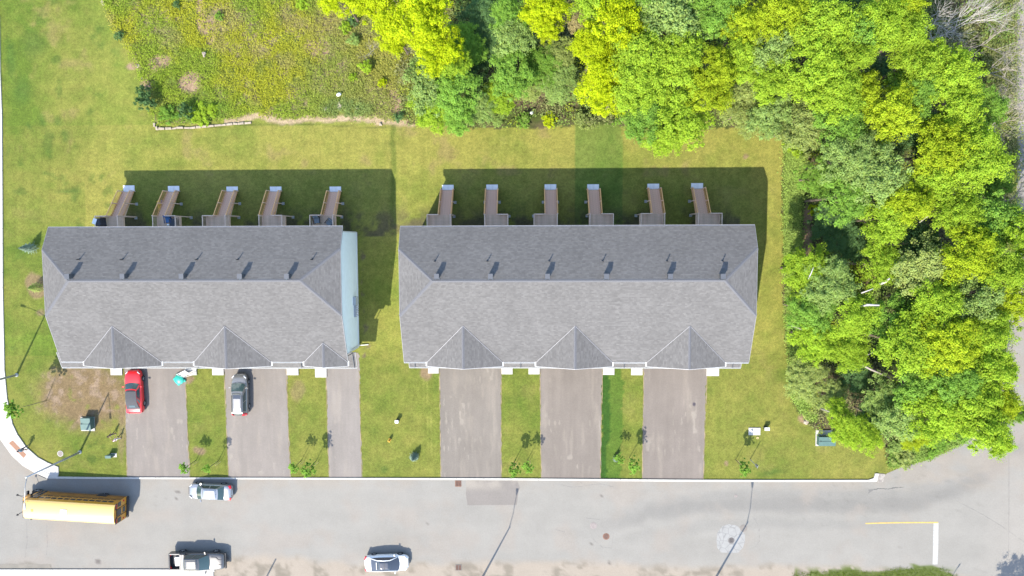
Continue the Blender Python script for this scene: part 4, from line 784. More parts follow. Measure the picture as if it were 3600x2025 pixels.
# ------------------------------------------------------------------ street lamps, sign, utilities
def lamp(base, arm, h, label, name='street_lamp'):
    th = thing(name, (base.x, base.y, .0), 0, label, 'street lamp', 'street lamps'); ar = Vector(arm)
    MB().tube([(0, 0, 0), (0, 0, h * .5), (0, 0, h)], [.13, .1, .065], 10).build('pole', M['galv'], th, smooth=True); MB().lathe((0, 0, 0), [(.22, 0), (.2, .12), (.14, .2)], 12).build('pole_base', M['galv'], th)
    MB().tube([(0, 0, h - .1), (ar.x * .35, ar.y * .35, h + ar.z * .6), (ar.x, ar.y, h + ar.z)], [.045, .035, .03], 7).build('arm', M['flashing'], th, smooth=True)
    d = Vector((ar.x, ar.y, 0)).normalized(); s = Vector((-d.y, d.x, 0)); c = Vector((ar.x, ar.y, h + ar.z)); q = [c + d * a + s * b for a, b in ((-.05, -.07), (.6, -.14), (.6, .14), (-.05, .07))]
    MB().hexa([p + Vector((0, 0, -.06)) for p in q] + [p + Vector((0, 0, .06)) for p in q]).build('lamp_head', M['flashing'], th, bevel=.02)
    MB().lathe((0, 0, h - .05), [(.09, 0), (.09, .1), (.04, .14)], 10).build('pole_cap', M['white_trim'], th)
    return th
b1 = Vector((-51.71, -24.06, 0)); lamp(b1, (.25 - .3, -2.6, .35), 8.33, 'grey street lamp on the corner lawn whose arm reaches over the school bus')
sh = lambda u0, v0, u1, v1, h: P(u0, v0) - P(u1, v1)
lamp(Vector((-58.62, -15.11, 0)), (-2.3, .75, .3), 8.33, 'grey street lamp at the left edge, its pole leaning out of the picture')
for (ju, jv, hu, hv, lab) in ((1792, 1853, 1817, 1735, 'street lamp below the picture, seen by its long shadow crossing the road near the middle'), (2628, 1836, 2645, 1712, 'street lamp below the picture, its shadow crossing the cracked concrete collar')):
    j = P(ju, jv); h_ = 8.33; b = j - Vector((SUNK[0] * h_, SUNK[1] * h_, 0)); k = P(hu, hv) - j; dz = 1.0; lamp(b, (k.x - SUNK[0] * dz, k.y - SUNK[1] * dz, dz), h_, lab)
j = P(970, 1965); b = j - Vector((SUNK[0] * 6, SUNK[1] * 6, 0)); tag(MB().tube([(b.x, b.y, 0), (b.x, b.y, 6)], [.11, .08], 8).build('utility_pole', M['galv']), 'utility pole below the picture, its shadow tip west of the white saloon', 'pole')
def sign(base, h, label, w_=.5, hh=.45, rz=0., m=None):
    th = thing('road_sign', base, rz, label, 'sign'); MB().box(-.03, .03, -.03, .03, 0, h).build('post', M['galv'], th); MB().box(-w_ / 2, w_ / 2, -.045, -.03, h - hh, h).build('sign_plate', m or M['flashing'], th); return th
sign(P(2637, 1615), 2.5, 'grey signpost on the eastern front lawn beside the sapling', .35, .75, 1.2)
j = P(3372, 1985); b = j - Vector((SUNK[0] * 2.9, SUNK[1] * 2.9, 0)); sign(Vector((b.x, b.y, 0)), 3., 'road sign below the picture, its shadow on the grass near the stop line', .6, .6, .9)
def cabinet(px, top_z, base_uv, pad_uv, label, slope=.12):
    (u0, v0, u1, v1) = px; a = P(u0, v1, top_z); b = P(u1, v0, top_z); th = thing('transformer', ((a.x + b.x) / 2, (a.y + b.y) / 2, 0), 0, label, 'utility cabinet'); w_ = (b.x - a.x) / 2; d = (b.y - a.y) / 2
    pa = P(pad_uv[0], pad_uv[3], 0); pb = P(pad_uv[2], pad_uv[1], 0); cx, cy = th.location.x, th.location.y
    MB().box(pa.x - cx, pb.x - cx, pa.y - cy, pb.y - cy, 0, .12).build('concrete_pad', M['concrete'], th, bevel=.01)
    MB().hexa([(-w_, -d, .12), (w_, -d, .12), (w_, d, .12), (-w_, d, .12), (-w_, -d, top_z - slope), (w_, -d, top_z - slope), (w_, d, top_z), (-w_, d, top_z)]).build('cabinet', M['green_cabinet'], th, bevel=.02)
    MB().hexa([(-w_ - .02, -d - .03, top_z - slope), (w_ + .02, -d - .03, top_z - slope), (w_ + .02, 0, top_z - slope * .5), (-w_ - .02, 0, top_z - slope * .5), (-w_ - .02, -d - .03, top_z - slope + .04), (w_ + .02, -d - .03, top_z - slope + .04), (w_ + .02, 0, top_z - slope * .5 + .04), (-w_ - .02, 0, top_z - slope * .5 + .04)]).build('lid', M['green_cabinet'], th, bevel=.01)
    for s in (-1, 1): MB().box(s * w_ * .8 - .04, s * w_ * .8 + .04, -d * .05, d * .1, top_z - .02, top_z + .03).build('hinge', M['dark_metal'], th)
    return th
cabinet((283, 1471, 315, 1512), .95, None, (288, 1466, 333, 1514), 'green utility cabinet on the bare earth west of the red coupe')
cabinet((2880, 1537, 2939, 1568), .85, None, (2866, 1512, 2925, 1567), 'green utility cabinet on a concrete pad at the edge of the wood')
a = P(379, 1607, .8); th = thing('service_pedestal', (a.x, a.y, 0), 0, 'small green service pedestal beside the westernmost driveway', 'utility box')
MB().box(-.32, .32, -.14, .14, 0, .72).build('housing', M['green_cabinet'], th, bevel=.02); MB().box(-.34, .34, -.16, .16, .72, .8).build('lid', M['green_cabinet'], th, bevel=.02); MB().box(-.1, .55, -.25, .2, 0, .05).build('concrete_pad', M['concrete'], th)
for (u, v, h, sx_, lab) in ((1394, 1483, .75, .19, 'white square service pedestal on the lawn between the rows'), (2698, 1509, .7, .26, 'white service pedestal beside the flat white slab')):
    a = P(u, v, h); th = thing('service_pedestal', (a.x, a.y, 0), 0, lab, 'utility box'); MB().box(-sx_ * .8, sx_ * .8, -.13, .13, 0, h - .12).build('housing', M['dark_metal'], th); MB().box(-sx_, sx_, -.17, .17, h - .14, h).build('lid', M['white_paint'], th, bevel=.02)
a, b = P(2631, 1529), P(2673, 1503); tag(MB().box(a.x, b.x, a.y, b.y, 0, .1).build('vault_lid', M['concrete'], None, bevel=.03), 'flat white concrete vault lid on the eastern front lawn', 'lid')
a = P(2663, 1539); tag(MB().lathe((a.x, a.y, 0), [(.13, 0), (.15, .05), (.13, .09), (.08, .09), (.08, .03)], 14).build('valve_ring', mat('yellow_ring', (.35, .3, .14), .6)), 'small yellowish valve ring on the grass below the vault lid', 'valve')
# hydrant
a = P(1371, 1545); th = thing('fire_hydrant', (a.x, a.y, 0), .3, 'yellow fire hydrant with marker rod on the lawn between the rows', 'hydrant'); HY = mat('hydrant_yellow', (.50, .28, .04), .45)
MB().lathe((0, 0, 0), [(.16, 0), (.16, .05), (.11, .06), (.11, .5), (.14, .52), (.14, .56), (.11, .6), (.07, .7), (.03, .72), (.03, .78)], 14).build('barrel', HY, th, smooth=False)
for d in ((1, 0), (-1, 0), (0, -1)): MB().tube([(0, 0, .4), (d[0] * .2, d[1] * .2, .4)], .055 if d[1] == 0 else .08, 10).build('outlet', HY, th)
MB().tube([(.1, .1, .3), (.12, .12, 1.75)], .012, 5).build('marker_rod', M['rust'], th)
# manholes, drains
def manhole(u, v, r, label, m, grate=False, ring=None):
    a = P(u, v, .012); th = thing('manhole_cover', (a.x, a.y, .012), .6, label, 'manhole cover'); MB().lathe((0, 0, 0), [(r * 1.15, 0), (r * 1.15, .012), (r, .014)], 24).build('frame', ring or m, th); MB().lathe((0, 0, .01), [(r * .96, 0), (r * .96, .010), (r * .9, .013)], 24).build('lid', m, th)
    bars = MB()
    for k in range(-3, 4):
        y = k * r * .25; hl = math.sqrt(max(.01, (r * .8) ** 2 - y * y)); bars.box(-hl, hl, y - r * .05, y + r * .05, .02, .032 if grate else .027)
    bars.build('ribs', M['plastic_black'] if grate else m, th)
pinkish = mat('pale_rusty_iron', (.19, .165, .155), .85, noise=(8, .8, 1.15))
manhole(2086, 1848, .34, 'pale round manhole cover, northwestern of the pair in mid road', pinkish); manhole(2131, 1886, .33, 'ribbed round manhole cover, southeastern of the pair in mid road', M['rust'], True)
manhole(2571, 1900, .31, 'dark manhole cover inside the cracked concrete collar', M['iron'], True); manhole(2614, 1857, .36, 'worn manhole cover at the rim of the concrete collar under a lamp shadow', mat('worn_iron', (.15, .135, .12), .9)); manhole(2587, 1744, .15, 'small valve cover on the road below the eastern lawn', pinkish)
manhole(212, 1595, .30, 'round manhole cover with white rim on the corner lawn', pinkish, False, M['concrete'])
def drain(u, v, label, col):
    a = P(u, v, .012); th = thing('storm_drain', (a.x, a.y, .012), 0, label, 'storm drain'); MB().box(-.34, .34, -.34, .34, 0, .012).build('pit', M['plastic_black'], th); f = MB()
    for s in (-1, 1): f.box(s * .32 - .03, s * .32 + .03, -.34, .34, .012, .03); f.box(-.34, .34, s * .32 - .03, s * .32 + .03, .0125, .031)
    f.box(-.02, .02, -.3, .3, .012, .032); f.build('frame', col, th)
    for k in range(9): share(drain.bar, 'grate_bar', th, (0, -.26 + k * .065, .012))
drain.bar = proto(MB().box(-.3, .3, -.014, .014, 0, .018), 'grate_bar', M['rust'])
drain(1611, 1700, 'square rusty storm drain by the north kerb near the asphalt repair', M['rust']); drain(1612, 1995, 'square storm drain in the sandy southern shoulder', M['iron'])
a = P(158, 1664); th = thing('curb_inlet', (a.x, a.y, 0), -.42, 'kerb inlet at the pavement corner beside the school bus', 'storm drain'); MB().box(-.55, .55, -.35, .25, 0, .15).build('inlet_slab', M['concrete'], th, bevel=.02); MB().box(-.45, .45, -.37, -.35, .02, .12).build('inlet_opening', M['plastic_black'], th); MB().bar((-.6, -.5, .03), (.6, -.5, .03), .04, .04).bar((-.6, -.5, .03), (-.6, .2, .03), .04, .04).build('inlet_frame', M['dark_metal'], th)
# ------------------------------------------------------------------ garden things
teal = mat('teal_plastic', (.02, .30, .24), .4, spec=.5); a = P(630, 1334, .2); th = thing('sandbox', (a.x, a.y, .02), .5, 'teal round turtle-shaped plastic sandbox on the driveway beside the porch slab', 'toy')
MB().lathe((0, 0, 0), [(.5, 0), (.56, .1), (.56, .2), (.5, .24)], 28).build('tub', teal, th, smooth=False); MB().lathe((0, 0, .24), [(.54, 0), (.55, .03), (.5, .1), (.36, .17), (.34, .15), (.2, .2), (.05, .22)], 28).build('lid', teal, th)
for an in (.5, 1.45, 2.6, 4.0, 5.5): MB().lathe((.56 * math.cos(an), .56 * math.sin(an), 0), [(.16, 0), (.18, .12), (.12, .2)], 12).build('foot', teal, th)
wt = mat('translucent_white_plastic', (.5, .48, .47), .5); th = thing('play_slide', (P(655, 1318, .3).x, P(655, 1318, .3).y, .15), 0, 'white plastic frame sloping from the porch slab to the teal sandbox', 'toy'); q = lambda u, v, z: P(u, v, z) - th.location
sl = MB()
for a_, b_ in (((620, 1317), (652, 1301)), ((646, 1326), (688, 1315)), ((620, 1317), (646, 1326)), ((652, 1301), (690, 1298)), ((690, 1298), (688, 1315))): sl.tube([q(*a_, .3), q(*b_, .7)], .025, 6)
sl.build('frame', wt, th); MB().hexa([q(624, 1317, .2), q(645, 1324, .2), q(668, 1314, .55), q(650, 1304, .55), q(624, 1317, .24), q(645, 1324, .24), q(668, 1314, .59), q(650, 1304, .59)]).build('chute', wt, th)
def on_deck(u, v, z=DZ): return P(u, v, z)
blk = mat('black_grill_cover', (.035, .037, .045), .6, noise=(5, .7, 1.4)); a = on_deck(349, 780, 3.); th = thing('grill', (a.x, a.y, DZ), .1, 'black covered barbecue grill on the westernmost deck', 'grill')
MB().hexa([(-.42, -.5, 0), (.42, -.5, 0), (.42, .45, 0), (-.42, .45, 0), (-.36, -.42, 1.0), (.36, -.42, 1.0), (.32, .35, 1.05), (-.32, .35, 1.05)]).build('cover', blk, th, bevel=.08); MB().tube([(-.3, .42, .8), (.3, .42, .8)], .02, 6).build('handle', M['dark_metal'], th)
o = MB().box(-.2, .2, -.3, .3, 0, .02).build('white_board', M['white_paint'], None); o.location = (a.x - .22, a.y + .05, DZ + 1.06); o.rotation_euler = (.0, -.0, -.35); tag(o, 'white board lying on the black grill', 'board')
def chair(u, v, rz, frame, cush, label, name='patio_chair'):
    a = on_deck(u, v, DZ + .5); th = thing(name, (a.x, a.y, DZ), rz, label, 'chair')
    for sx_ in (-1, 1):
        for sy_ in (-1, 1): MB().box(sx_ * .33 - .02, sx_ * .33 + .02, sy_ * .33 - .02, sy_ * .33 + .02, 0, .42 if sy_ < 0 else .62).build('leg', frame, th)
        MB().bar((sx_ * .35, -.38, .62), (sx_ * .35, .38, .62), .07, .04).build('armrest', frame, th)
    MB().box(-.33, .33, -.33, .33, .34, .38).build('seat_frame', frame, th); MB().hexa([(-.32, .30, .35), (.32, .30, .35), (.32, .35, .35), (-.32, .35, .35), (-.32, .42, .9), (.32, .42, .9), (.32, .46, .9), (-.32, .46, .9)]).build('backrest', frame, th)
    MB().box(-.29, .29, -.32, .26, .38, .48).build('seat_cushion', cush, th, bevel=.04); MB().hexa([(-.28, .2, .48), (.28, .2, .48), (.28, .3, .48), (-.28, .3, .48), (-.28, .32, .92), (.28, .32, .92), (.28, .42, .92), (-.28, .42, .92)]).build('back_cushion', cush, th, bevel=.03)
cu = mat('grey_cushion', (.20, .22, .24), .9); bl = mat('blue_fabric', (.07, .16, .34), .8)
chair(1113, 774, .1, M['plastic_black'], cu, 'grey cushioned patio chair at the outer corner of its deck'); chair(1158, 783, -.7, M['plastic_black'], cu, 'grey cushioned patio chair turned askew near the roof edge')
chair(590, 772, .1, mat('navy_frame', (.03, .05, .12), .5), bl, 'blue camping chair on the second deck from the west', 'camping_chair')
a = on_deck(612, 783, 2.8); th = thing('storage_bin', (a.x, a.y, DZ), .1, 'dark storage bin beside the blue chair on the deck', 'bin'); MB().box(-.4, .35, -.5, .4, 0, .55).build('bin', blk, th, bevel=.04); MB().box(-.43, .38, -.53, .43, .55, .6).build('lid', M['dark_metal'], th, bevel=.03)
a = on_deck(601, 791, 2.5); tag(MB().lathe((a.x, a.y, DZ + .6), [(.08, 0), (.12, .06), (.1, .14), (.03, .2)], 12).build('watering_can', M['white_paint']), 'small white can on the dark storage bin', 'can')
ye = mat('yellow_plastic', (.55, .36, .02), .45); a = P(561, 722, .3); th = thing('play_steps', (a.x, a.y, 0), .15, 'ribbed yellow plastic toy on the grass beside the second stairs from the west', 'toy')
for k in range(6): MB().box(-.2, .2, -.5 + k * .17, -.38 + k * .17, 0, .38 + .05 * (k % 2)).build('rib', ye, th, bevel=.02)
MB().box(-.15, .15, -.52, .55, 0, .3).build('base', ye, th); a = P(567, 712, .3); o = MB().lathe((a.x, a.y, 0), [(.22, 0), (.3, .15), (.25, .3)], 14).build('tub', mat('slate_blue_plastic', (.1, .13, .2), .5)); tag(o, 'slate blue tub beside the ribbed yellow toy', 'tub')
for u, v, lab in ((1188, 330, 'bright white rubbish bag lying in the brush'), (1748, 142, 'white scrap lying in the dark gap between trees'), (1868, 397, 'small white bottle at the edge of the wood, north of the long row')):
    a = P(u, v, .8); mb = MB(); mb.lathe((0, 0, 0), [(.12, 0), (.24, .1), (.2, .28), (.07, .36)], 9); o = mb.build('rubbish', M['white_paint'], None, smooth=True); o.location = (a.x, a.y, .55); o.rotation_euler = (.5, .3, u); o.scale = (1.2, .8, .9) if u < 1200 else (.8, .8, .8); tag(o, lab, 'rubbish')
# stones edging the brush
th = thing('stone_edging', (P(548, 445).x, P(548, 445).y, 0), 0, 'low edging of pale flat stones at the corner of the brush', 'stone edging'); o0 = th.location.copy(); rr_ = random.Random(3)
pts_ = [(548, 432), (548, 447), (552, 459)]; u = 560
while u < 905: pts_.append((u, float(np.interp(u, [560, 640, 720, 800, 905], [458, 454, 449, 441, 433])) + rr_.uniform(-1.5, 1.5))); u += rr_.uniform(17, 27)
for i in range(len(pts_) - 1):
    a, b = P(*pts_[i]) - o0, P(*pts_[i + 1]) - o0; d = (b - a); n = Vector((-d.y, d.x, 0)).normalized() * rr_.uniform(.17, .26) * (1 if d.x > .1 else -1); h = rr_.uniform(.12, .24); g = d * .04
    c = [a + g, b - g, b - g + n * rr_.uniform(.8, 1.1), a + g + n * rr_.uniform(.8, 1.1)]; j = lambda p, z: Vector((p.x + rr_.uniform(-.03, .03), p.y + rr_.uniform(-.03, .03), z + rr_.uniform(-.02, .02)))
    MB().hexa([Vector((p.x, p.y, 0)) for p in c] + [j(p, h) for p in c]).build('stone', M['stone'], th, bevel=.03)
for u, v, s, lab in ((362, 8, .3, 'pale rock at the top end of the brush edge'), (483, 231, .22, 'pale rock where the brush edge bends'), (497, 272, .16, 'small pale rock below the bend of the brush edge'), (721, 193, .2, 'pale oblong rock in the brush'), (1142, 381, .22, 'pinkish rock in the grass south of the rubbish bag'), (1192, 371, .3, 'tall narrow pinkish rock just below the rubbish bag'), (1256, 379, .16, 'small pale rock east of the pinkish ones'), (1337, 436, .2, 'pale rock on the sandy edge near the maples'), (3185, 1545, .16, 'small pink rock in the roadside brush'), (2835, 1485, .3, 'pinkish rock at the foot of the wood beside the lawn')):
    a = P(u, v, .2); bm = bmesh.new(); bmesh.ops.create_icosphere(bm, subdivisions=2, radius=s)
    for q_ in bm.verts: q_.co *= 1 + .35 * (math.sin(q_.co.x * 17 + u) * math.cos(q_.co.y * 13 + v)); q_.co.z *= .7
    me = bpy.data.meshes.new('rock'); bm.to_mesh(me); bm.free(); me.materials.append(M['stone']); o = bpy.data.objects.new('rock', me); C.objects.link(o); o.location = (a.x, a.y, .45 if 500 < u < 1300 and v < 360 else .1); o.scale = (1, 1.5 if u in (721, 1192) else 1, .9); tag(o, lab, 'rock')
# ------------------------------------------------------------------ people
def person(base, h, rz, shirt, legs, hair, label, stride=.25, lean=.0, armf=.3, skin=(.42, .25, .17)):
    th = thing('person', base, rz, label, 'person'); k = h / 1.7; sk = mat('skin', skin, .6); sh_ = mat('shirt_cloth', shirt, .85); lg = mat('trouser_cloth', legs, .9); hr = mat('hair', hair, .8); shoe = mat('shoe', (.06, .06, .07), .7)
    def skin_mesh(name, V_, E_, Rr, m, sub=1):
        bm = bmesh.new(); ly = bm.verts.layers.skin.verify(); vs = [bm.verts.new(Vector(v) * k) for v in V_]; [bm.edges.new((vs[a], vs[b])) for a, b in E_]
        for v, r in zip(vs, Rr): r = r if isinstance(r, tuple) else (r, r); v[ly].radius = (r[0] * k, r[1] * k)
        vs[0][ly].use_root = True; me = bpy.data.meshes.new(name); bm.to_mesh(me); bm.free(); o = bpy.data.objects.new(name, me); C.objects.link(o); o.modifiers.new('s', 'SKIN'); md = o.modifiers.new('d', 'SUBSURF'); md.levels = md.render_levels = sub
        dg = bpy.context.evaluated_depsgraph_get(); me2 = bpy.data.meshes.new_from_object(o.evaluated_get(dg)); bpy.data.objects.remove(o); me2.materials.clear(); me2.materials.append(m)
        for p in me2.polygons: p.use_smooth = True
        return me2
    s = stride
    J = {'pel': (0, 0, .93), 'wai': (.01, 0, 1.08), 'che': (.02 + lean * .3, 0, 1.28), 'nek': (.03 + lean * .5, 0, 1.45), 'hb': (.045 + lean * .6, 0, 1.53), 'ht': (.05 + lean * .6, 0, 1.62)}
    V_ = [J['pel'], J['wai'], J['che'], J['nek'], J['hb'], J['ht']]; E_ = [(0, 1), (1, 2), (2, 3), (3, 4), (4, 5)]; Rr = [(.13, .1), (.115, .085), (.14, .1), .05, .075, .085]
    hands = []
    for sd_ in (-1, 1):
        f = sd_ * s; n = len(V_); V_ += [(0, sd_ * .09, .88), (f * .5 + .03, sd_ * .1, .49), (f, sd_ * .1, .09), (f + .14, sd_ * .11, .04)]; E_ += [(0, n), (n, n + 1), (n + 1, n + 2), (n + 2, n + 3)]; Rr += [.085, .055, .04, (.04, .03)]
        n = len(V_); g = -sd_ * armf; V_ += [(.02 + lean * .35, sd_ * .17, 1.38), (.02 + g * .4 + lean * .3, sd_ * .24, 1.12), (.08 + g + lean * .3, sd_ * .23, .9), (.1 + g * 1.15 + lean * .3, sd_ * .225, .83)]; E_ += [(2, n), (n, n + 1), (n + 1, n + 2), (n + 2, n + 3)]; Rr += [.055, .042, .03, (.035, .02)]; hands.append((V_[-1], sd_))
    me = skin_mesh('body', V_, E_, Rr, sk, 2); bm = bmesh.new(); bm.from_mesh(me)
    ex = MB()
    for (hp, sd_) in hands:
        hp = Vector(hp)
        for i, (dx, L_) in enumerate(((-.026, .062), (-.009, .075), (.009, .078), (.026, .068))): ex.tube([(hp + Vector((dx, 0, 0))) * k, (hp + Vector((dx, -.004 * sd_, -.04))) * k, (hp + Vector((dx + .01, -.012 * sd_, -.02 - L_))) * k], [.009 * k, .008 * k, .005 * k], 6)
        ex.tube([(hp + Vector((.03, 0, .02))) * k, (hp + Vector((.05, -.015 * sd_, -.01))) * k, (hp + Vector((.055, -.02 * sd_, -.04))) * k], [.011 * k, .009 * k, .006 * k], 6)
    hc = Vector(J['ht']) + Vector((0, 0, -.045)); ex.tube([(hc + Vector((.075, 0, .02))) * k, (hc + Vector((.108, 0, -.018))) * k], [.008 * k, .014 * k], 6)
    for sd_ in (-1, 1): ex.lathe((hc + Vector((.0, sd_ * .088, 0))) * k, [(.02 * k, -.02 * k), (.026 * k, 0), (.018 * k, .02 * k)], 8)
    tmp = ex.build('tmp', sk); bm.from_mesh(tmp.data); bpy.data.objects.remove(tmp); bm.to_mesh(me); bm.free(); b = bpy.data.objects.new('body', me); C.objects.link(b); b.parent = th
    for sd_ in (-1, 1): MB().lathe((hc + Vector((.082, sd_ * .032, .015))) * k, [(.008 * k, -.005 * k), (.011 * k, 0), (.006 * k, .006 * k)], 8, 'x').build('eye', mat('eye_dark', (.02, .015, .01), .3), b)
    MB().box((hc.x + .082) * k, (hc.x + .092) * k, -.022 * k, .022 * k, (hc.z - .052) * k, (hc.z - .043) * k).build('mouth', mat('lips', (.3, .1, .09), .5), b)
    sm = skin_mesh('shirt', [J['che'], J['wai'], (0, 0, .96), (.02 + lean * .35, .17, 1.38), (.02 - armf * .4 + lean * .3, .24, 1.13), (.02 + lean * .35, -.17, 1.38), (.02 + armf * .4 + lean * .3, -.24, 1.13), (.025 + lean * .45, 0, 1.41)], [(0, 1), (1, 2), (0, 3), (3, 4), (0, 5), (5, 6), (0, 7)], [(.155, .115), (.13, .1), (.14, .11), .07, .058, .07, .058, .07], sh_); o = bpy.data.objects.new('shirt', sm); C.objects.link(o); o.parent = th
    tm = skin_mesh('trousers', [(0, 0, .95), (0, .09, .87), (s * .5 + .03, .1, .49), (s * .98, .1, .13), (0, -.09, .87), (-s * .5 + .03, -.1, .49), (-s * .98, -.1, .13)], [(0, 1), (1, 2), (2, 3), (0, 4), (4, 5), (5, 6)], [(.14, .11), .1, .068, .055, .1, .068, .055], lg); o = bpy.data.objects.new('trousers', tm); C.objects.link(o); o.parent = th
    hm = MB().lathe((hc + Vector((-.02, 0, -.03))) * k, [(.085 * k, 0), (.105 * k, .06 * k), (.1 * k, .11 * k), (.06 * k, .148 * k), (.01 * k, .155 * k)], 14).build('hair', hr, th, smooth=True)
    for sd_ in (-1, 1): MB().box((sd_ * s - .06) * k, (sd_ * s + .19) * k, (sd_ * .105 - .045) * k, (sd_ * .105 + .045) * k, 0, .075 * k).build('shoe', shoe, th, bevel=.015)
    return th
person(P(98, 1572, .12), 1.62, -2.3, (.13, .22, .28), (.05, .055, .08), (.03, .02, .02), 'person in pale blue top and dark trousers walking on the pavement by the tactile plate')
person(P(402, 1523), 1.38, -.9, (.035, .025, .04), (.05, .05, .07), (.03, .02, .015), 'child in dark clothes standing on the corner lawn beside the driveway', .12)
person(P(421, 1539), 1.32, 2.4, (.62, .47, .5), (.5, .46, .44), (.16, .09, .05), 'child in pink and white clothes on the corner lawn, south of the child in dark', .2, .1)
# ------------------------------------------------------------------ vegetation
def leaf_mesh(name, C_, N_, size, col, m, asp=.7, seed=1):
    """many small leaf-shaped quads: centre, facing, size and tone per leaf"""
    rg = np.random.RandomState(seed); n = len(C_); N_ = N_ / np.linalg.norm(N_, axis=1, keepdims=True)
    r = rg.normal(size=(n, 3)); T = np.cross(N_, r); T /= np.linalg.norm(T, axis=1, keepdims=True); B = np.cross(N_, T); s = np.asarray(size).reshape(-1, 1) * np.ones((n, 1)); a = s * .5; b = s * .5 * asp
    V_ = np.stack([C_ - T * a, C_ + B * b - T * a * .1, C_ + T * a - N_ * a * .25, C_ - B * b - T * a * .1], 1).reshape(-1, 3); F = np.arange(4 * n).reshape(n, 4)
    o = mesh_np(name, V_, F, m, np.repeat(col, 4, axis=0), None); return o
def crown_mesh(seed, R=4., H=3.6, lobes=20, n=11000, size=.3, ragged=.22, flat=.6):
    rg = np.random.RandomState(seed); Cs = []; Ns = []; cols = []; L = []
    for i in range(lobes):
        a = rg.uniform(0, 2 * PI); r = R * .78 * math.sqrt(rg.uniform(0, 1)); z = H * (1.0 - .6 * (r / R) ** 2) * rg.uniform(.7, 1.08); L.append((r * math.cos(a), r * math.sin(a), z, R * rg.uniform(.2, .34)))
    L.append((0, 0, H * .9, R * .3)); w_ = np.array([l[3] ** 2 for l in L]); w_ /= w_.sum()
    for l, k in zip(L, (w_ * n).astype(int)):
        nc = max(6, k // 48); dc = rg.normal(size=(nc, 3)); dc[:, 2] = np.abs(dc[:, 2]) - .25; dc /= np.linalg.norm(dc, axis=1, keepdims=True); rc = l[3] * (1 + ragged * rg.normal(size=(nc, 1)))
        bump = 1 + .25 * np.sin(dc[:, :1] * 7 + seed) * np.cos(dc[:, 1:2] * 6 + l[0]); pc = np.array(l[:3]) + dc * rc * bump * np.array([1, 1, flat]); ix = rg.randint(0, nc, k); d = rg.normal(size=(k, 3)) * np.array([1, 1, .6])
        cs = R * .06 * rg.uniform(.55, 1.35, nc)[ix][:, None]; Cs.append(pc[ix] + d * cs)
        Ns.append(dc[ix] * .35 + d * .25 + np.array([0, 0, .95]) + rg.normal(size=(k, 3)) * .33); t = rg.uniform(.92, 1.08) * rg.uniform(.88, 1.12, nc)[ix][:, None] * rg.uniform(.85, 1.15, size=(k, 1)); cols.append(np.concatenate([t * rg.uniform(.92, 1.08, size=(k, 1)), t, t * rg.uniform(.8, 1.2, size=(k, 1))], 1))
    C_ = np.concatenate(Cs); o = leaf_mesh('crown', C_, np.concatenate(Ns), rg.uniform(.65, 1.25, len(C_)) * size, np.concatenate(cols), None, seed=seed); me = o.data; bpy.data.objects.remove(o); return me, L
def trunk_mesh(L, H0, seed):
    rg = random.Random(seed); mb = MB(); mb.tube([(0, 0, -H0), (.1, .05, -H0 * .5), (0, 0, 0), (0, 0, 1.8)], [.24, .19, .15, .07], 8)
    for i, l in enumerate(L[:9]):
        z = -H0 * rg.uniform(0, .35); mb.tube([(0, 0, z), (l[0] * .45, l[1] * .45, z * .4 + l[2] * .3), (l[0] * .9, l[1] * .9, l[2] * .85)], [.10, .06, .025], 5, cap=False)
    o = mb.build('trunk', None); me = o.data; bpy.data.objects.remove(o); return me
PR = []
for i in range(8):
    me, L = crown_mesh(100 + i, lobes=(20, 26, 16, 24, 18, 28, 22, 20)[i], n=(15500, 17000, 13500, 17500, 13000, 16500, 14500, 15000)[i], size=(.22, .2, .23, .19, .24, .2, .22, .2)[i], ragged=.28); PR.append((me, trunk_mesh(L, 5.5, i)))
def slot(o, m): o.material_slots[0].link = 'OBJECT'; o.material_slots[0].material = m
for me, tm in PR:
    me.materials.clear(); me.materials.append(LM['green']); tm.materials.clear(); tm.materials.append(M['bark'])
def tree(u, v, rpx, h, kind, label, pi=None, group='broadleaf trees of the wood'):
    zc = h * .8; p = P(u, v, zc); s = rpx * (CAM_H - zc) / FPX / 4. * 1.04; i = R_.randrange(8) if pi is None else pi
    th = thing('broadleaf_tree', (p.x, p.y, 0), R_.uniform(0, 6.28), label, 'tree', group); zb = h * .66
    c = bpy.data.objects.new('crown', PR[i][0]); C.objects.link(c); c.parent = th; c.location = (0, 0, zb); c.scale = (s, s * R_.uniform(.88, 1.12), h * .38 / 3.6); slot(c, LM[kind])
    t = bpy.data.objects.new('trunk', PR[i][1]); C.objects.link(t); t.parent = th; t.location = (0, 0, zb); t.scale = (s, s, zb / 5.5)
    return th
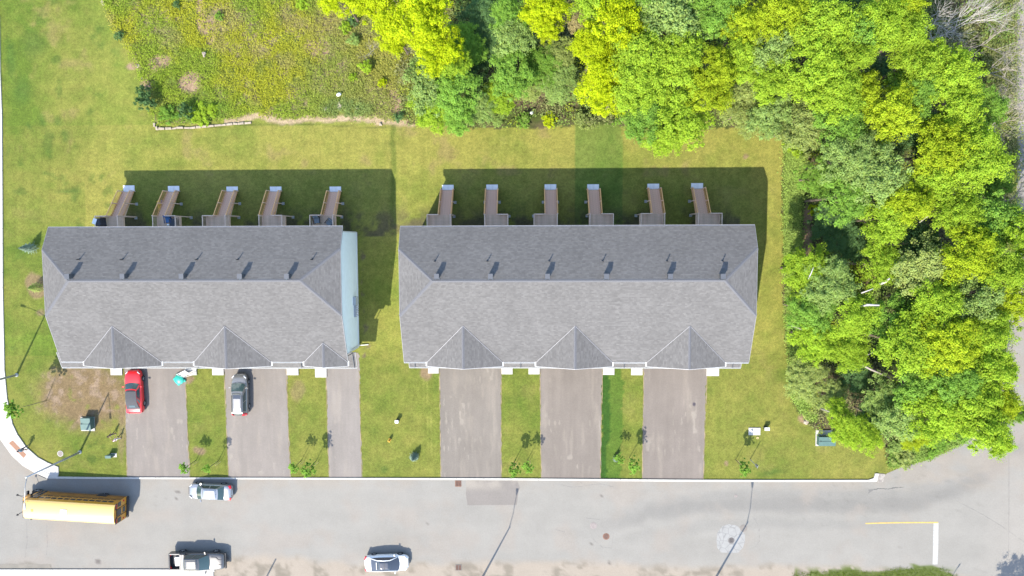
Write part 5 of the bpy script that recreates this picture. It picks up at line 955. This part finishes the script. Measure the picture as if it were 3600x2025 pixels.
TR = [ # north edge, west to east
 (1205, 5, 75, 8, 'yellow', 'small yellow-green maple at the top edge, westernmost of the bright maples'), (1330, 25, 85, 9, 'yellow', 'brilliant yellow maple at the top edge, second from the west'), (1455, 60, 125, 11, 'yellow', 'largest brilliant yellow maple, facing the brush field'),
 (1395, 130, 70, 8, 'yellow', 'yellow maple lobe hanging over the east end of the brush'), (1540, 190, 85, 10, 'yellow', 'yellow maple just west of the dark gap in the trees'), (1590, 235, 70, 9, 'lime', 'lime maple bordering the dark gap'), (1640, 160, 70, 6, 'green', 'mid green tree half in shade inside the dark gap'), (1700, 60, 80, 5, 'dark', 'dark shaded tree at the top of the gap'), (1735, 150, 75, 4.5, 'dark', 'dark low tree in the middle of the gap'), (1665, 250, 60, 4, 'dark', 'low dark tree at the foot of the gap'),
 (1510, 300, 95, 8, 'pale', 'pale green tree below the yellow maples, beside the tan bushes'), (1530, 385, 75, 7, 'lime', 'lime tree on the lawn edge nearest the sandy strip'), (1605, 330, 90, 8, 'green', 'green tree south of the dark gap'), (1600, 410, 65, 6, 'green', 'round green tree touching the lawn, north of the westernmost deck'), (1690, 370, 60, 5, 'pale', 'small pale tree on the lawn edge beside the round green one'),
 (1795, 60, 70, 8, 'green', 'green tree at the top edge east of the dark gap'), (1800, 150, 75, 8, 'pale', 'pale green tree forming the east wall of the dark gap'), (1790, 255, 80, 7, 'green', 'green tree south-east of the dark gap'), (1760, 340, 60, 5, 'lime', 'low lime tree behind the lawn edge, north of the second deck'),
 (1915, 40, 85, 10, 'yellow', 'yellow maple at the top edge in the middle of the picture'), (1935, 105, 50, 9, 'yellow', 'small yellow maple beside the tan budding tree'), (2020, 85, 48, 6, 'tan', 'tan brownish budding tree between two yellow maples'), (1845, 150, 50, 4, 'dark', 'low dark tree under the middle maples'), (1960, 190, 60, 5, 'olive', 'olive tree south of the tan budding tree'), (1900, 230, 70, 5, 'green', 'green tree in the thicket south of the middle maples'), (1960, 290, 70, 4.5, 'pale', 'pale low tree in the thicket north of the third deck'), (1860, 300, 55, 4, 'olive', 'low olive tree in the thicket, north of the lawn edge'),
 (2110, 20, 90, 11, 'lime', 'lime maple at the top edge east of the tan tree'), (2150, 110, 100, 12, 'yellow', 'yellow-green maple south-east of the tan tree'), (2080, 185, 80, 11, 'yellow', 'yellow maple at the west rim of the big canopy'), (2100, 270, 85, 10, 'yellow', 'yellow maple low on the west rim of the big canopy'), (2150, 350, 75, 9, 'yellow', 'southernmost yellow maple of the west rim, close to the lawn'),
 (2270, 30, 90, 11, 'green', 'green tree at the top edge of the big canopy'), (2350, 90, 110, 12, 'pale', 'broad pale green tree near the top of the big canopy'), (2240, 210, 105, 12, 'lime', 'broad lime tree in the heart of the big canopy'), (2390, 200, 80, 12, 'lime', 'lime tree just east of the canopy heart'), (2230, 300, 95, 11, 'lime', 'lime tree south of the canopy heart'), (2370, 290, 95, 11, 'lime', 'lime tree behind the overhanging branches'), (2490, 260, 80, 12, 'yellow', 'yellow-tipped maple south of a dark hollow'), (2470, 350, 80, 11, 'yellow', 'bright yellow maple at the south-east of the big canopy'), (2270, 400, 90, 9, 'green', 'green tree overhanging the back lawn, western part'), (2390, 430, 100, 10, 'lime', 'large lime tree hanging farthest over the back lawn'), (2330, 480, 75, 8, 'lime', 'lime branches reaching the darker lawn strip'),
 (2500, 60, 85, 12, 'green', 'green tree at the top edge above the dark hollow'), (2600, 110, 80, 12, 'yellow', 'yellow-green maple west of the top dark strip'), (2590, 210, 80, 11, 'lime', 'lime tree east of the dark hollow'), (2610, 300, 80, 8, 'olive', 'olive tree with pale twigs north of the lawn corner'), (2590, 400, 95, 6, 'olive', 'broad olive tree overhanging the north-east lawn corner'), (2690, 180, 80, 12, 'pale', 'pale green tree beside the white-tipped crown'), (2740, 80, 85, 13, 'yellow', 'tall yellow-green maple near the top, east of the dark strip'), (2850, 40, 80, 8, 'dark', 'dark shaded tree at the top edge'), (2700, 290, 85, 11, 'lime', 'lime tree north-west of the lawn corner'), (2690, 390, 85, 9, 'pale', 'pale tree at the lawn corner'),
 # the eastern wood
 (2870, 120, 105, 13, 'lime', 'broad lime maple in the upper right'), (2950, 50, 70, 7, 'dark', 'dark tree at the top edge by the bare trees'), (2990, 130, 90, 12, 'green', 'green tree west of the bare white tree'), (3060, 110, 90, 13, 'lime', 'lime tree touching the bare white tree'), (3140, 40, 75, 12, 'yellow', 'yellow maple at the top edge by the bare white tree'), (3150, 150, 80, 12, 'lime', 'lime tree under the bare white branches'), (2830, 240, 110, 13, 'lime', 'very broad lime tree in the upper right wood'), (2960, 230, 80, 12, 'lime', 'lime tree west of the square black gap'), (2900, 340, 105, 12, 'lime', 'lime tree south-west of the square black gap'), (3090, 270, 50, 3.5, 'dark', 'low dark tree inside the square black gap'),
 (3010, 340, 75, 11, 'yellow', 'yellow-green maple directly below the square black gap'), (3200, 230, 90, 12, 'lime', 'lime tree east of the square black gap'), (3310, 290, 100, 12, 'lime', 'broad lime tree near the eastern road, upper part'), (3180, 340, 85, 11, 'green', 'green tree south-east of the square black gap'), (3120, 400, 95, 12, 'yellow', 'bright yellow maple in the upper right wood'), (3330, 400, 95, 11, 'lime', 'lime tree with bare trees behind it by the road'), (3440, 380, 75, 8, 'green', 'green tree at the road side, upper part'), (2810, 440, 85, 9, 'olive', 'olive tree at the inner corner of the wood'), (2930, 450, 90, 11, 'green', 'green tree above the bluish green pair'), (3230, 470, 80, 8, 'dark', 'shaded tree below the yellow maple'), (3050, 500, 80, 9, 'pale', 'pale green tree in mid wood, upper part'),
 (2960, 560, 95, 11, 'pale', 'bluish pale green tree beside the dark hollow near the lawn'), (3060, 620, 110, 11, 'pale', 'broad greyish pale green tree in mid wood'), (2950, 690, 95, 10, 'green', 'green tree in mid wood west of the broken branch'), (2870, 620, 70, 6, 'green', 'green tree next to the lawn strip, upper part'), (3280, 540, 95, 12, 'yellow', 'yellow-green maple right of the black hollow'), (3400, 570, 100, 12, 'lime', 'lime tree over the road side, middle'), (3250, 640, 80, 11, 'lime', 'lime tree south of the black hollow'), (3480, 640, 75, 6, 'green', 'low green tree at the road side below the bare trees'), (3170, 730, 85, 11, 'yellow', 'bright yellow maple in the middle of the wood'), (3090, 770, 85, 10, 'lime', 'lime tree south-west of the bright yellow one'), (3330, 760, 80, 11, 'lime', 'lime tree east of the bright yellow one'), (3440, 780, 95, 10, 'green', 'green tree near the eastern edge, middle'), (3550, 820, 90, 11, 'lime', 'lime tree leaning over the eastern edge, middle'),
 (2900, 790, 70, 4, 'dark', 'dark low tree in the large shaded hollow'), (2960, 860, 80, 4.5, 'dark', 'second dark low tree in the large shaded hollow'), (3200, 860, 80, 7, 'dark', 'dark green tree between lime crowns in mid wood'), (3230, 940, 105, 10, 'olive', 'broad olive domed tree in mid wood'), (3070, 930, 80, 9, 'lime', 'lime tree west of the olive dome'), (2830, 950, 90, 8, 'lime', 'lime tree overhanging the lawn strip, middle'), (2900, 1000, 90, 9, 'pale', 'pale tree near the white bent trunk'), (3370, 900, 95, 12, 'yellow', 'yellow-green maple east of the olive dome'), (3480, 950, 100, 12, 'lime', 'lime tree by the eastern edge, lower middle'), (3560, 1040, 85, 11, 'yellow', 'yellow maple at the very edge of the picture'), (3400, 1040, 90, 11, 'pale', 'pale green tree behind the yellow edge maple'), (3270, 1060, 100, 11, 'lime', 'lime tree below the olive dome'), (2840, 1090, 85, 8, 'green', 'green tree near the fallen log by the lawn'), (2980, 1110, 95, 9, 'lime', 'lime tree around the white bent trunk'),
 (3120, 1120, 90, 9, 'green', 'green tree east of the white bent trunk'), (3180, 1210, 115, 11, 'lime', 'very broad lime tree in the lower wood'), (3310, 1200, 105, 12, 'yellow', 'large yellow-green maple in the lower wood'), (3440, 1170, 95, 11, 'lime', 'lime tree near the road bend, upper'), (2850, 1190, 80, 7, 'lime', 'lime tree by the lawn strip, lower part'), (2960, 1220, 85, 8, 'lime', 'lime tree west of the fallen trunk'), (3000, 1330, 65, 4, 'dark', 'dark low tree beside the fallen trunk'), (2830, 1330, 75, 5, 'olive', 'olive tree at the lower lawn edge'), (2900, 1390, 65, 5, 'olive', 'olive tree above the green utility cabinet'), (3100, 1390, 80, 6, 'pale', 'pale tree south of the fallen trunk'), (3200, 1340, 95, 9, 'green', 'green tree in the lower wood'), (3330, 1320, 95, 11, 'green', 'green tree above the road bend'), (3440, 1290, 90, 11, 'lime', 'lime tree near the road bend, middle'), (3150, 1450, 90, 8, 'pale', 'greyish pale tree near the bottom of the wood'), (3270, 1440, 95, 10, 'lime', 'lime tree near the bottom of the wood'), (3390, 1400, 95, 11, 'lime', 'lime tree over the road bend'), (3480, 1410, 75, 10, 'yellow', 'yellow-green maple over the road bend'), (3420, 1490, 85, 11, 'lime', 'lime tree hanging over the road bend'), (3470, 1540, 55, 10, 'lime', 'lowest lime branches hanging over the road'), (3540, 1440, 40, 9, 'green', 'small green crown over the road bend'),
 (2960, 1480, 75, 7, 'lime', 'lime tree leaning over the green utility cabinet'), (3030, 1530, 60, 7, 'lime', 'lime tree tip farthest over the lower lawn'), (3060, 1460, 60, 5, 'dark', 'dark shaded tree behind the lime tip'), (3210, 1530, 55, 3, 'yellow', 'small yellow bush tree in the roadside brush')]
for i, t in enumerate(TR): tree(*(t[:4] + (('ylime' if t[4] == 'yellow' and t[0] > 2200 else t[4]),) + t[5:]))
tree(3640, 2420, 100, 10, 'green', 'tree below the picture whose shadow touches the lower right corner', group='trees outside the frame')
tree(3690, 760, 80, 10, 'green', 'tree beyond the right edge beside the eastern road', group='trees outside the frame')

# bare and dead trees: forking branches
def bare_mesh(seed, H=10., spread=.5, depth=5, r0=.085):
    rg = random.Random(seed); mb = MB(); tw = MB()
    def br(p, d, L_, r, k):
        q = p + d * L_; mid = p.lerp(q, .5) + Vector((rg.uniform(-1, 1), rg.uniform(-1, 1), 0)) * L_ * .06; (mb if k > 1 else tw).tube([p, mid, q], [r, r * .8, r * .62], 5 if k > 2 else 3, cap=False)
        if k == 0: return
        for i in range(3 if k > 1 else 4):
            a = Vector((rg.uniform(-1, 1), rg.uniform(-1, 1), rg.uniform(-.3, .6))) * spread * 1.3; nd = (d + a).normalized(); nd.z = max(nd.z, .05); br(mid.lerp(q, rg.uniform(.2, 1)), nd, L_ * rg.uniform(.6, .88), max(r * .6, .007), k - 1)
    br(Vector((0, 0, 0)), Vector((.05, 0, 1)).normalized(), H * .34, r0, depth); return proto(mb, 'trunk', M['bark_white']), proto(tw, 'branches', M['bark_white'])
BM = [bare_mesh(5, 10, .5, 5), bare_mesh(11, 9, .42, 5), bare_mesh(23, 8, .6, 5)]
for u, v, h, k, mt, lab in ((3205, 175, 1.05, 0, 'bark_white', 'large bare whitish tree spreading in the upper right corner'), (3235, 105, .95, 1, 'bark_white', 'bare whitish tree north of the large one'), (3250, 225, .75, 2, 'bark_pale', 'smaller bare tree south of the large whitish one'), (3400, 90, .7, 1, 'bark_pale', 'bare greyish tree near the top by the road'),
        (3430, 280, .85, 2, 'bark_pale', 'bare greyish tree by the road, third from the top'), (3425, 470, .95, 1, 'bark_pale', 'bare greyish tree by the road, below the third'), (3400, 180, .8, 0, 'bark_pale', 'bare greyish tree by the road, second from the top'), (3450, 380, .7, 2, 'bark_pale', 'small bare tree by the road between two taller bare ones'), (3440, 730, .85, 0, 'bark_pale', 'bare tree whose pale branches cross the eastern road edge'), (3405, 1440, .5, 2, 'bark', 'thin bare twigs hanging over the road bend'), (2560, 350, .55, 2, 'bark_pale', 'pale bare twigs showing in the olive tree by the lawn corner'), (3320, 690, .6, 1, 'bark_pale', 'bare pale trunks in the middle of the wood'), (2975, 740, .5, 2, 'bark_pale', 'broken bare branches west in mid wood'), (1310, 195, .35, 0, 'bark_pale', 'bare forked branches in the brush near the maples'), (1435, 190, .3, 1, 'bark_pale', 'bare twigs between brush and yellow maples')):
    p = P(u, v, 0); th = thing('bare_tree', (p.x, p.y, 0), R_.uniform(0, 6), lab, 'tree', 'bare trees'); 
    for nm, me in zip(('trunk', 'branches'), BM[k]):
        o = bpy.data.objects.new(nm, me); C.objects.link(o); o.parent = th; o.scale = (h * 1.1, h * 1.1, h * 1.05); slot(o, M[mt])
        if nm == 'branches': o['kind'] = 'stuff'
# fallen and leaning trunks
def log(pts, r, m, lab):
    q = [P(u, v, z) for u, v, z in pts]; o0 = q[0].copy(); o0.z = 0; r *= .72; o = MB().tube([p - o0 for p in q], [r] + [r * .85] * (len(q) - 2) + [r * .5], 8).build('fallen_trunk', m, None, smooth=True); o.location = o0; tag(o, lab, 'log')
log([(2770, 1142, 2.4), (2800, 1150, 2.5), (2828, 1163, 2.6)], .14, M['bark_pale'], 'short pale log at the lawn edge of the wood')
log([(3016, 1274, 5.5), (3060, 1298, 5.5), (3128, 1328, 5.3)], .17, M['bark_pale'], 'long brownish trunk lying across the lower dark hollow')
log([(3025, 1260, 7), (3070, 1238, 7)], .09, M['bark_white'], 'thin pale stick above the lower dark hollow')
log([(2878, 1350, 4), (2920, 1382, 4.6), (2958, 1419, 5)], .09, M['bark_pale'], 'slanting thin trunk in the wood above the utility cabinet')
log([(2886, 1436, 5), (2930, 1452, 6), (2972, 1462, 7)], .12, M['bark_pale'], 'pale trunk just above the lime tree by the utility cabinet')
log([(3010, 1114, 7), (3016, 1098, 8), (3022, 1078, 9), (3050, 1072, 9.5), (3092, 1073, 9.8)], .2, M['bark_white'], 'bright white bent trunk standing out in the wood')
log([(3095, 997, 8.5), (3113, 990, 9), (3128, 978, 9.3)], .22, M['bark_white'], 'short thick white broken trunk in the wood, near the olive dome')
log([(3028, 1030, 9), (3070, 1015, 9.6)], .1, M['bark_white'], 'thin white broken stem above the bent white trunk')
log([(2842, 980, 8.5), (2852, 960, 9), (2860, 940, 9.3)], .07, M['bark_white'], 'small white stem near the lawn strip')
log([(3232, 782, 9), (3270, 755, 9.6)], .09, M['bark_pale'], 'pale bare stem east of the bright yellow maple')
log([(3020, 1145, 5), (3068, 1155, 5)], .1, M['bark_pale'], 'brown stick below the bent white trunk')

# undergrowth of the wood and the strip of weeds along its edge
def scatter(poly, n, seed):
    rg = np.random.RandomState(seed); us = [p[0] for p in poly]; vs = [p[1] for p in poly]; u = rg.uniform(min(us), max(us), n * 3); v = rg.uniform(min(vs), max(vs), n * 3); k = inpoly(u, v, poly); u, v = u[k][:n], v[k][:n]
    x = np.empty_like(u); y = np.empty_like(u); d = np.stack([(u - 1800) / FPX, -(v - 1012.5) / FPX, -np.ones_like(u)], -1) @ _R.T; t = -CAM_H / d[:, 2]; return d[:, 0] * t, d[:, 1] * t, u, v, rg
def tufts(name, x, y, hgt, cols, m, rg, per=8, spread=.22, size=.17, up=.5, kind='stuff', asp=.55):
    n = len(x); X_ = np.repeat(x, per) + rg.normal(size=n * per) * spread; Y_ = np.repeat(y, per) + rg.normal(size=n * per) * spread; Z_ = np.repeat(hgt, per) * rg.uniform(.25, 1.05, n * per)
    N_ = rg.normal(size=(n * per, 3)) * .6; N_[:, 2] = np.abs(N_[:, 2]) + up; c = np.repeat(cols, per, axis=0) * rg.uniform(.7, 1.3, (n * per, 1)); o = leaf_mesh(name, np.stack([X_, Y_, Z_], 1), N_, rg.uniform(.6, 1.3, n * per) * size, c, m, asp=asp, seed=3); o['kind'] = kind; return o
woods = [p for p in FOREST if True]
x, y, u, v, rg = scatter(woods, 9500, 5); k = ~inpoly(u, v, [(548, 430), (1400, 440), (1400, 120), (548, 0)]); x, y, u, v = x[k], y[k], u[k], v[k]
h = .3 + 2.2 * fbm(x, y, 4, 91) * sstep(0, 30, np.abs(u - 2757)); n_ = fbm(x, y, 3, 92)
cc = mixc(np.zeros((len(x), 3)) + np.array((.16, .23, .055)), (.20, .20, .09), sstep(.45, .62, n_)); cc = mixc(cc, (.25, .29, .03), sstep(.6, .72, fbm(x, y, 2, 93))); edgeK = ((u < 2830) & (u > 2750)) | (v > 1540); cc = np.where(edgeK[:, None], mixc(cc, (.19, .27, .07), np.full(len(x), .75)), cc)
hole = np.zeros(len(x), bool)
for cu, cv, ru, rv in ((2835, 760, 14, 30), (2838, 850, 17, 60), (2820, 600, 10, 50), (2830, 1470, 18, 18), (3145, 1590, 12, 30)): hole |= ell(u, v, cu, cv, ru, rv) < 1
k = ~hole; h = np.where(edgeK, np.minimum(h, .55), h)
tag(tufts('undergrowth', x[k], y[k], h[k], cc[k], LM['brush'], rg, 10, .28, .22, up=.9), 'low leafy undergrowth filling the wood floor and its weedy edge', 'undergrowth')
x, y, u, v, rg = scatter([(2752, 455), (2822, 450), (2832, 600), (2812, 720), (2815, 930), (2830, 1000), (2835, 1100), (2850, 1300), (2870, 1480), (2825, 1470), (2778, 1390), (2757, 1100), (2755, 800)], 4200, 15); n_ = fbm(x, y, 1.2, 17)
tag(tufts('weeds', x, y, .2 + .6 * fbm(x, y, 1.5, 18), mixc(np.zeros((len(x), 3)) + np.array((.20, .30, .06)), (.28, .36, .09), n_), LM['brush'], rg, 9, .17, .15, up=1.1), 'bright green weeds in a strip along the lawn edge of the wood', 'weeds')
x, y, u, v, rg = scatter([(3440, -60), (3572, -60), (3568, 300), (3572, 600), (3562, 900), (3500, 900), (3480, 500), (3450, 200)], 4200, 16)
tag(tufts('roadside_grass', x, y, .15 + .5 * fbm(x, y, 1.5, 19), mixc(np.zeros((len(x), 3)) + np.array((.18, .25, .05)), (.27, .26, .10), fbm(x, y, 2, 20)), LM['brush'], rg, 8, .18, .14, up=1.), 'long green grass between the wood and the eastern road', 'grass')
x, y, u, v, rg = scatter([(3125, 1560), (3200, 1520), (3420, 1480), (3440, 1520), (3350, 1568), (3250, 1610), (3122, 1640)], 2600, 17)
tag(tufts('roadside_weeds', x, y, .2 + .5 * fbm(x, y, 1.5, 21), mixc(np.zeros((len(x), 3)) + np.array((.15, .24, .05)), (.22, .31, .07), fbm(x, y, 2, 22)), LM['brush'], rg, 9, .18, .15, up=1.), 'green weeds spilling towards the bend of the road', 'weeds')
# the brush field
x, y, u, v, rg = scatter(MEADOW, 15500, 6); bare = np.zeros(len(x))
for cu, cv, ru, rv, kk in ((668, 295, 40, 36, .9), (702, 50, 13, 70, .6), (735, 110, 24, 50, .6), (515, 295, 22, 16, .7), (1115, 170, 46, 28, .4), (1400, 360, 36, 46, .6), (560, 220, 36, 26, .5), (760, 60, 30, 50, .4)): bare = np.maximum(bare, (ell(u, v, cu, cv, ru, rv) < 1) * kk)
edge = np.interp(u, [340, 548, 800, 830, 900, 1000, 1100, 1200, 1300, 1400, 1600], [440, 440, 420, 410, 400, 418, 412, 408, 414, 424, 440]); bare = np.maximum(bare, (v > edge) * .92)
k = rg.uniform(size=len(x)) > bare; x, y, u, v, edge = x[k], y[k], u[k], v[k], edge[k]
n1 = fbm(x * .9 + y * .5, y - x * .4, 2.6, 95); n2 = fbm(x, y, 1.1, 96); n3 = fbm(x, y, 5, 97)
h = .12 + .6 * n2 * (.4 + n3) * sstep(0, 18, edge - v + 6); cc = mixc(np.zeros((len(x), 3)) + np.array((.30, .31, .03)), (.21, .28, .035), sstep(.42, .62, n3)); cc = mixc(cc, (.28, .22, .13), sstep(.56, .72, n1) * .4); cc = mixc(cc, (.12, .16, .05), sstep(.68, .8, n2) * .6)
cc = mixc(cc, (.17, .26, .04), sstep(1.2, .6, ell(u, v, 690, 395, 140, 50))); cc = mixc(cc, (.25, .23, .09), sstep(950, 1300, u) * .5); cc = mixc(cc, (.17, .23, .07), sstep(1.2, .6, ell(u, v, 1220, 385, 100, 40)))
tag(tufts('brush', x, y, h, cc, LM['brush'], rg, 9, .17, .15, up=1.), 'yellow-green brush and goldenrod covering the field above the lawn', 'brush')
# short rough grass on the shoulder and round the kerb end
x, y, u, v, rg = scatter([(2790, 2012), (3000, 2004), (3080, 2010), (3150, 1996), (3320, 1998), (3372, 2030), (3380, 2090), (2780, 2090)], 2600, 8); tag(tufts('verge_grass', x, y, np.full(len(x), .1), np.zeros((len(x), 3)) + np.array((.10, .14, .02)), LM['brush'], rg, 5, .12, .09), 'rough grass on the southern verge near the stop line', 'grass')
# shrubs standing out of the brush and the thicket
def shrub(u, v, r, h, kind, lab, name='shrub', pi=2):
    p = P(u, v, h * .6); th = thing(name, (p.x, p.y, 0), R_.uniform(0, 6), lab, 'shrub'); s = r / 4.; o = bpy.data.objects.new('foliage', SH[pi % 3]); C.objects.link(o); o.parent = th; o.scale = (s * 4, s * 4, h); slot(o, LM[kind]); MB().tube([(0, 0, 0), (0, 0, h * .6)], [.06, .03], 6).build('stem', M['bark'], th)
SH = []
for i in range(3):
    me, _ = crown_mesh(200 + i, R=1., H=.75, lobes=14, n=2600, size=.11, ragged=.2, flat=.8); me.materials.clear(); me.materials.append(LM['green']); SH.append(me)
for u, v, r, h, kd, lab in ((508, 348, 1.45, 2.3, 'dark', 'large dark bluish shrub at the corner of the brush'), (650, 388, .9, 2.0, 'dark', 'dark upright shrub behind the stone edging'), (700, 400, 1.3, .9, 'lime', 'bright green shrub behind the stone edging, east'), (590, 400, 1.1, .9, 'green', 'green shrub behind the stone edging, west'), (745, 385, .9, .8, 'lime', 'lime shrub at the east end of the stone edging'), (418, 125, .6, .9, 'dark', 'small dark shrub at the upper brush edge'), (620, 15, .5, .8, 'dark', 'small dark shrub at the top of the brush'),
        (768, 55, .5, 1., 'green', 'slim green shrub in the upper brush'), (1288, 235, .9, 1.4, 'lime', 'bright lime shrub in the brush, nearest the maples'), (1345, 290, .6, 1., 'yellow', 'small yellow shrub below the forked bare branches'), (1215, 95, .7, 1.2, 'lime', 'lime shrub in the upper brush beside dark hollow'), (1245, 140, .8, 1.2, 'pale', 'pale shrub in the eastern brush'), (1240, 270, .5, .8, 'lime', 'small lime shrub west of the yellow shrub'), (1240, 70, .7, 1., 'dark', 'dark hollow shrub in the upper brush'), (1400, 412, .7, 1.2, 'dark', 'dark shrub beside the lawn edge near the maples'), (1060, 12, .8, .8, 'lime', 'lime shrub at the top of the brush'),
        (2190, 410, 1.1, 1.5, 'green', 'green shrub at the lawn edge north of the dark lawn strip'), (2050, 425, 1., 1.1, 'olive', 'olive shrub at the lawn edge in the middle'), (1930, 420, .9, 1., 'yellow', 'yellowish shrub at the lawn edge with an orange tuft'), (1840, 425, 1., 1., 'green', 'green shrub at the lawn edge, north of the second deck'), (1750, 425, .9, 1., 'pale', 'pale shrub at the lawn edge, west part'), (2700, 470, .8, .8, 'olive', 'olive shrub at the north-east lawn corner'), (2800, 520, 1.2, 1.5, 'lime', 'lime shrub at the top of the weedy strip'), (2870, 740, .8, 1.8, 'yellow', 'yellow-green shrub beside the earthy patch'), (3180, 1610, 1.3, 1.1, 'olive', 'olive shrub in the roadside brush'), (3290, 1560, 1.6, 1.2, 'green', 'green shrub in the roadside brush, east'), (3380, 1530, 1.3, 1.2, 'green', 'green shrub at the tip of the roadside brush'), (3150, 1570, .9, .9, 'pale', 'pale shrub in the roadside brush beside the lawn')):
    shrub(u, v, r, h, kd, lab, pi=R_.randrange(3))
# young street trees
sap = []
for i in range(3):
    me, _ = crown_mesh(300 + i, R=.75, H=1.7, lobes=11, n=(760, 950, 560)[i], size=.15, ragged=.3, flat=1.3); me.materials.clear(); me.materials.append(LM['green']); sap.append(me)
def sapling(u, v, hc, s, kd, lab, pi, lean=(0, 0)):
    p = P(u, v); th = thing('sapling', (p.x, p.y, 0), 0, lab, 'tree', 'young trees on the front lawns'); ln = Vector((lean[0], lean[1], 0)); MB().tube([(0, 0, 0), tuple(ln * .5 + Vector((0, 0, hc))), tuple(ln + Vector((0, 0, hc + 1.2)))], [.04, .03, .012], 6).build('trunk', M['bark'], th)
    o = bpy.data.objects.new('crown', sap[pi]); C.objects.link(o); o.parent = th; o.location = (ln.x, ln.y, hc - .2); o.scale = (s, s, s * 1.15); slot(o, LM['green' if kd == 'lime' else kd]); MB().tube([(.25, -.1, 0), (.25, -.1, 1.3)], .02, 5).build('stake', M['wood'], th)
for a in ((690, 1618, 1.5, .95, 'green', 'young tree west in the grass strip between the red coupe and the hatchback', 0), (768, 1620, 1.7, .8, 'green', 'sparse young tree at the edge of the second driveway', 2), (1061, 1617, 1.6, .9, 'lime', 'western young tree in the strip east of the hatchback driveway', 0), (1111, 1621, 1.5, 1.15, 'lime', 'eastern young tree in the strip east of the hatchback driveway', 1),
          (1809, 1621, 1.5, 1.1, 'lime', 'western young tree in the first grass strip of the longer row', 1), (1856, 1614, 1.5, 1.0, 'lime', 'eastern young tree in the first grass strip of the longer row', 0), (2168, 1590, 1.2, .85, 'green', 'young tree at the edge of the dark green strip', 0), (2213, 1608, 1.5, 1.15, 'lime', 'bushy young tree in the second grass strip of the longer row', 1), (2586, 1616, 1.6, 1.15, 'lime', 'young tree beside the signpost on the eastern lawn', 1)): sapling(*a)
sapling(163, 1408, 2.6, 1.5, 'lime', 'tall thin young tree leaning out over the bare earth patch', 0, (-.3, .1))
# spruces
def spruce(u, v, h, r, kd, lab, seed, n=2600):
    rg = np.random.RandomState(seed); z = rg.uniform(0, 1, n) ** .8; a = rg.uniform(0, 2 * PI, n); tier = .75 + .25 * np.abs(np.sin(z * 22)); spoke = .8 + .2 * np.cos(a * 9 + z * 20); rr = r * (1 - z) ** .9 * tier * spoke * rg.uniform(.55, 1.05, n)
    C_ = np.stack([rr * np.cos(a), rr * np.sin(a), z * h + .08], 1); N_ = np.stack([np.cos(a) * .5, np.sin(a) * .5, np.full(n, .8)], 1) + rg.normal(size=(n, 3)) * .35; t = rg.uniform(.75, 1.35, (n, 1)) * np.ones((1, 3))
    p = P(u, v); th = thing('spruce', (p.x, p.y, 0), 0, lab, 'tree'); o = leaf_mesh('foliage', C_, N_, rg.uniform(.07, .16, n), t, LM[kd], asp=.4, seed=seed); o.parent = th; MB().tube([(0, 0, 0), (0, 0, h + .1)], [.06, .015], 6).build('trunk', M['bark'], th)
spruce(118, 872, 2.2, .85, 'spruce', 'bluish spruce on the lawn west of the shorter row, north one', 1); spruce(138, 1010, 1.7, .95, 'olive', 'sparse spruce in a ring of bare earth', 2, 1500); spruce(1458, 1603, 1.5, .72, 'spruce', 'small dark spruce on the lawn between the rows', 3); spruce(2163, 1612, 1.1, .4, 'spruce', 'tiny dark spruce beside the dark green strip', 4, 900)
spruce(2163, 1603, .9, .3, 'dark', 'tiny second conifer just north of the tiny spruce', 5, 500)
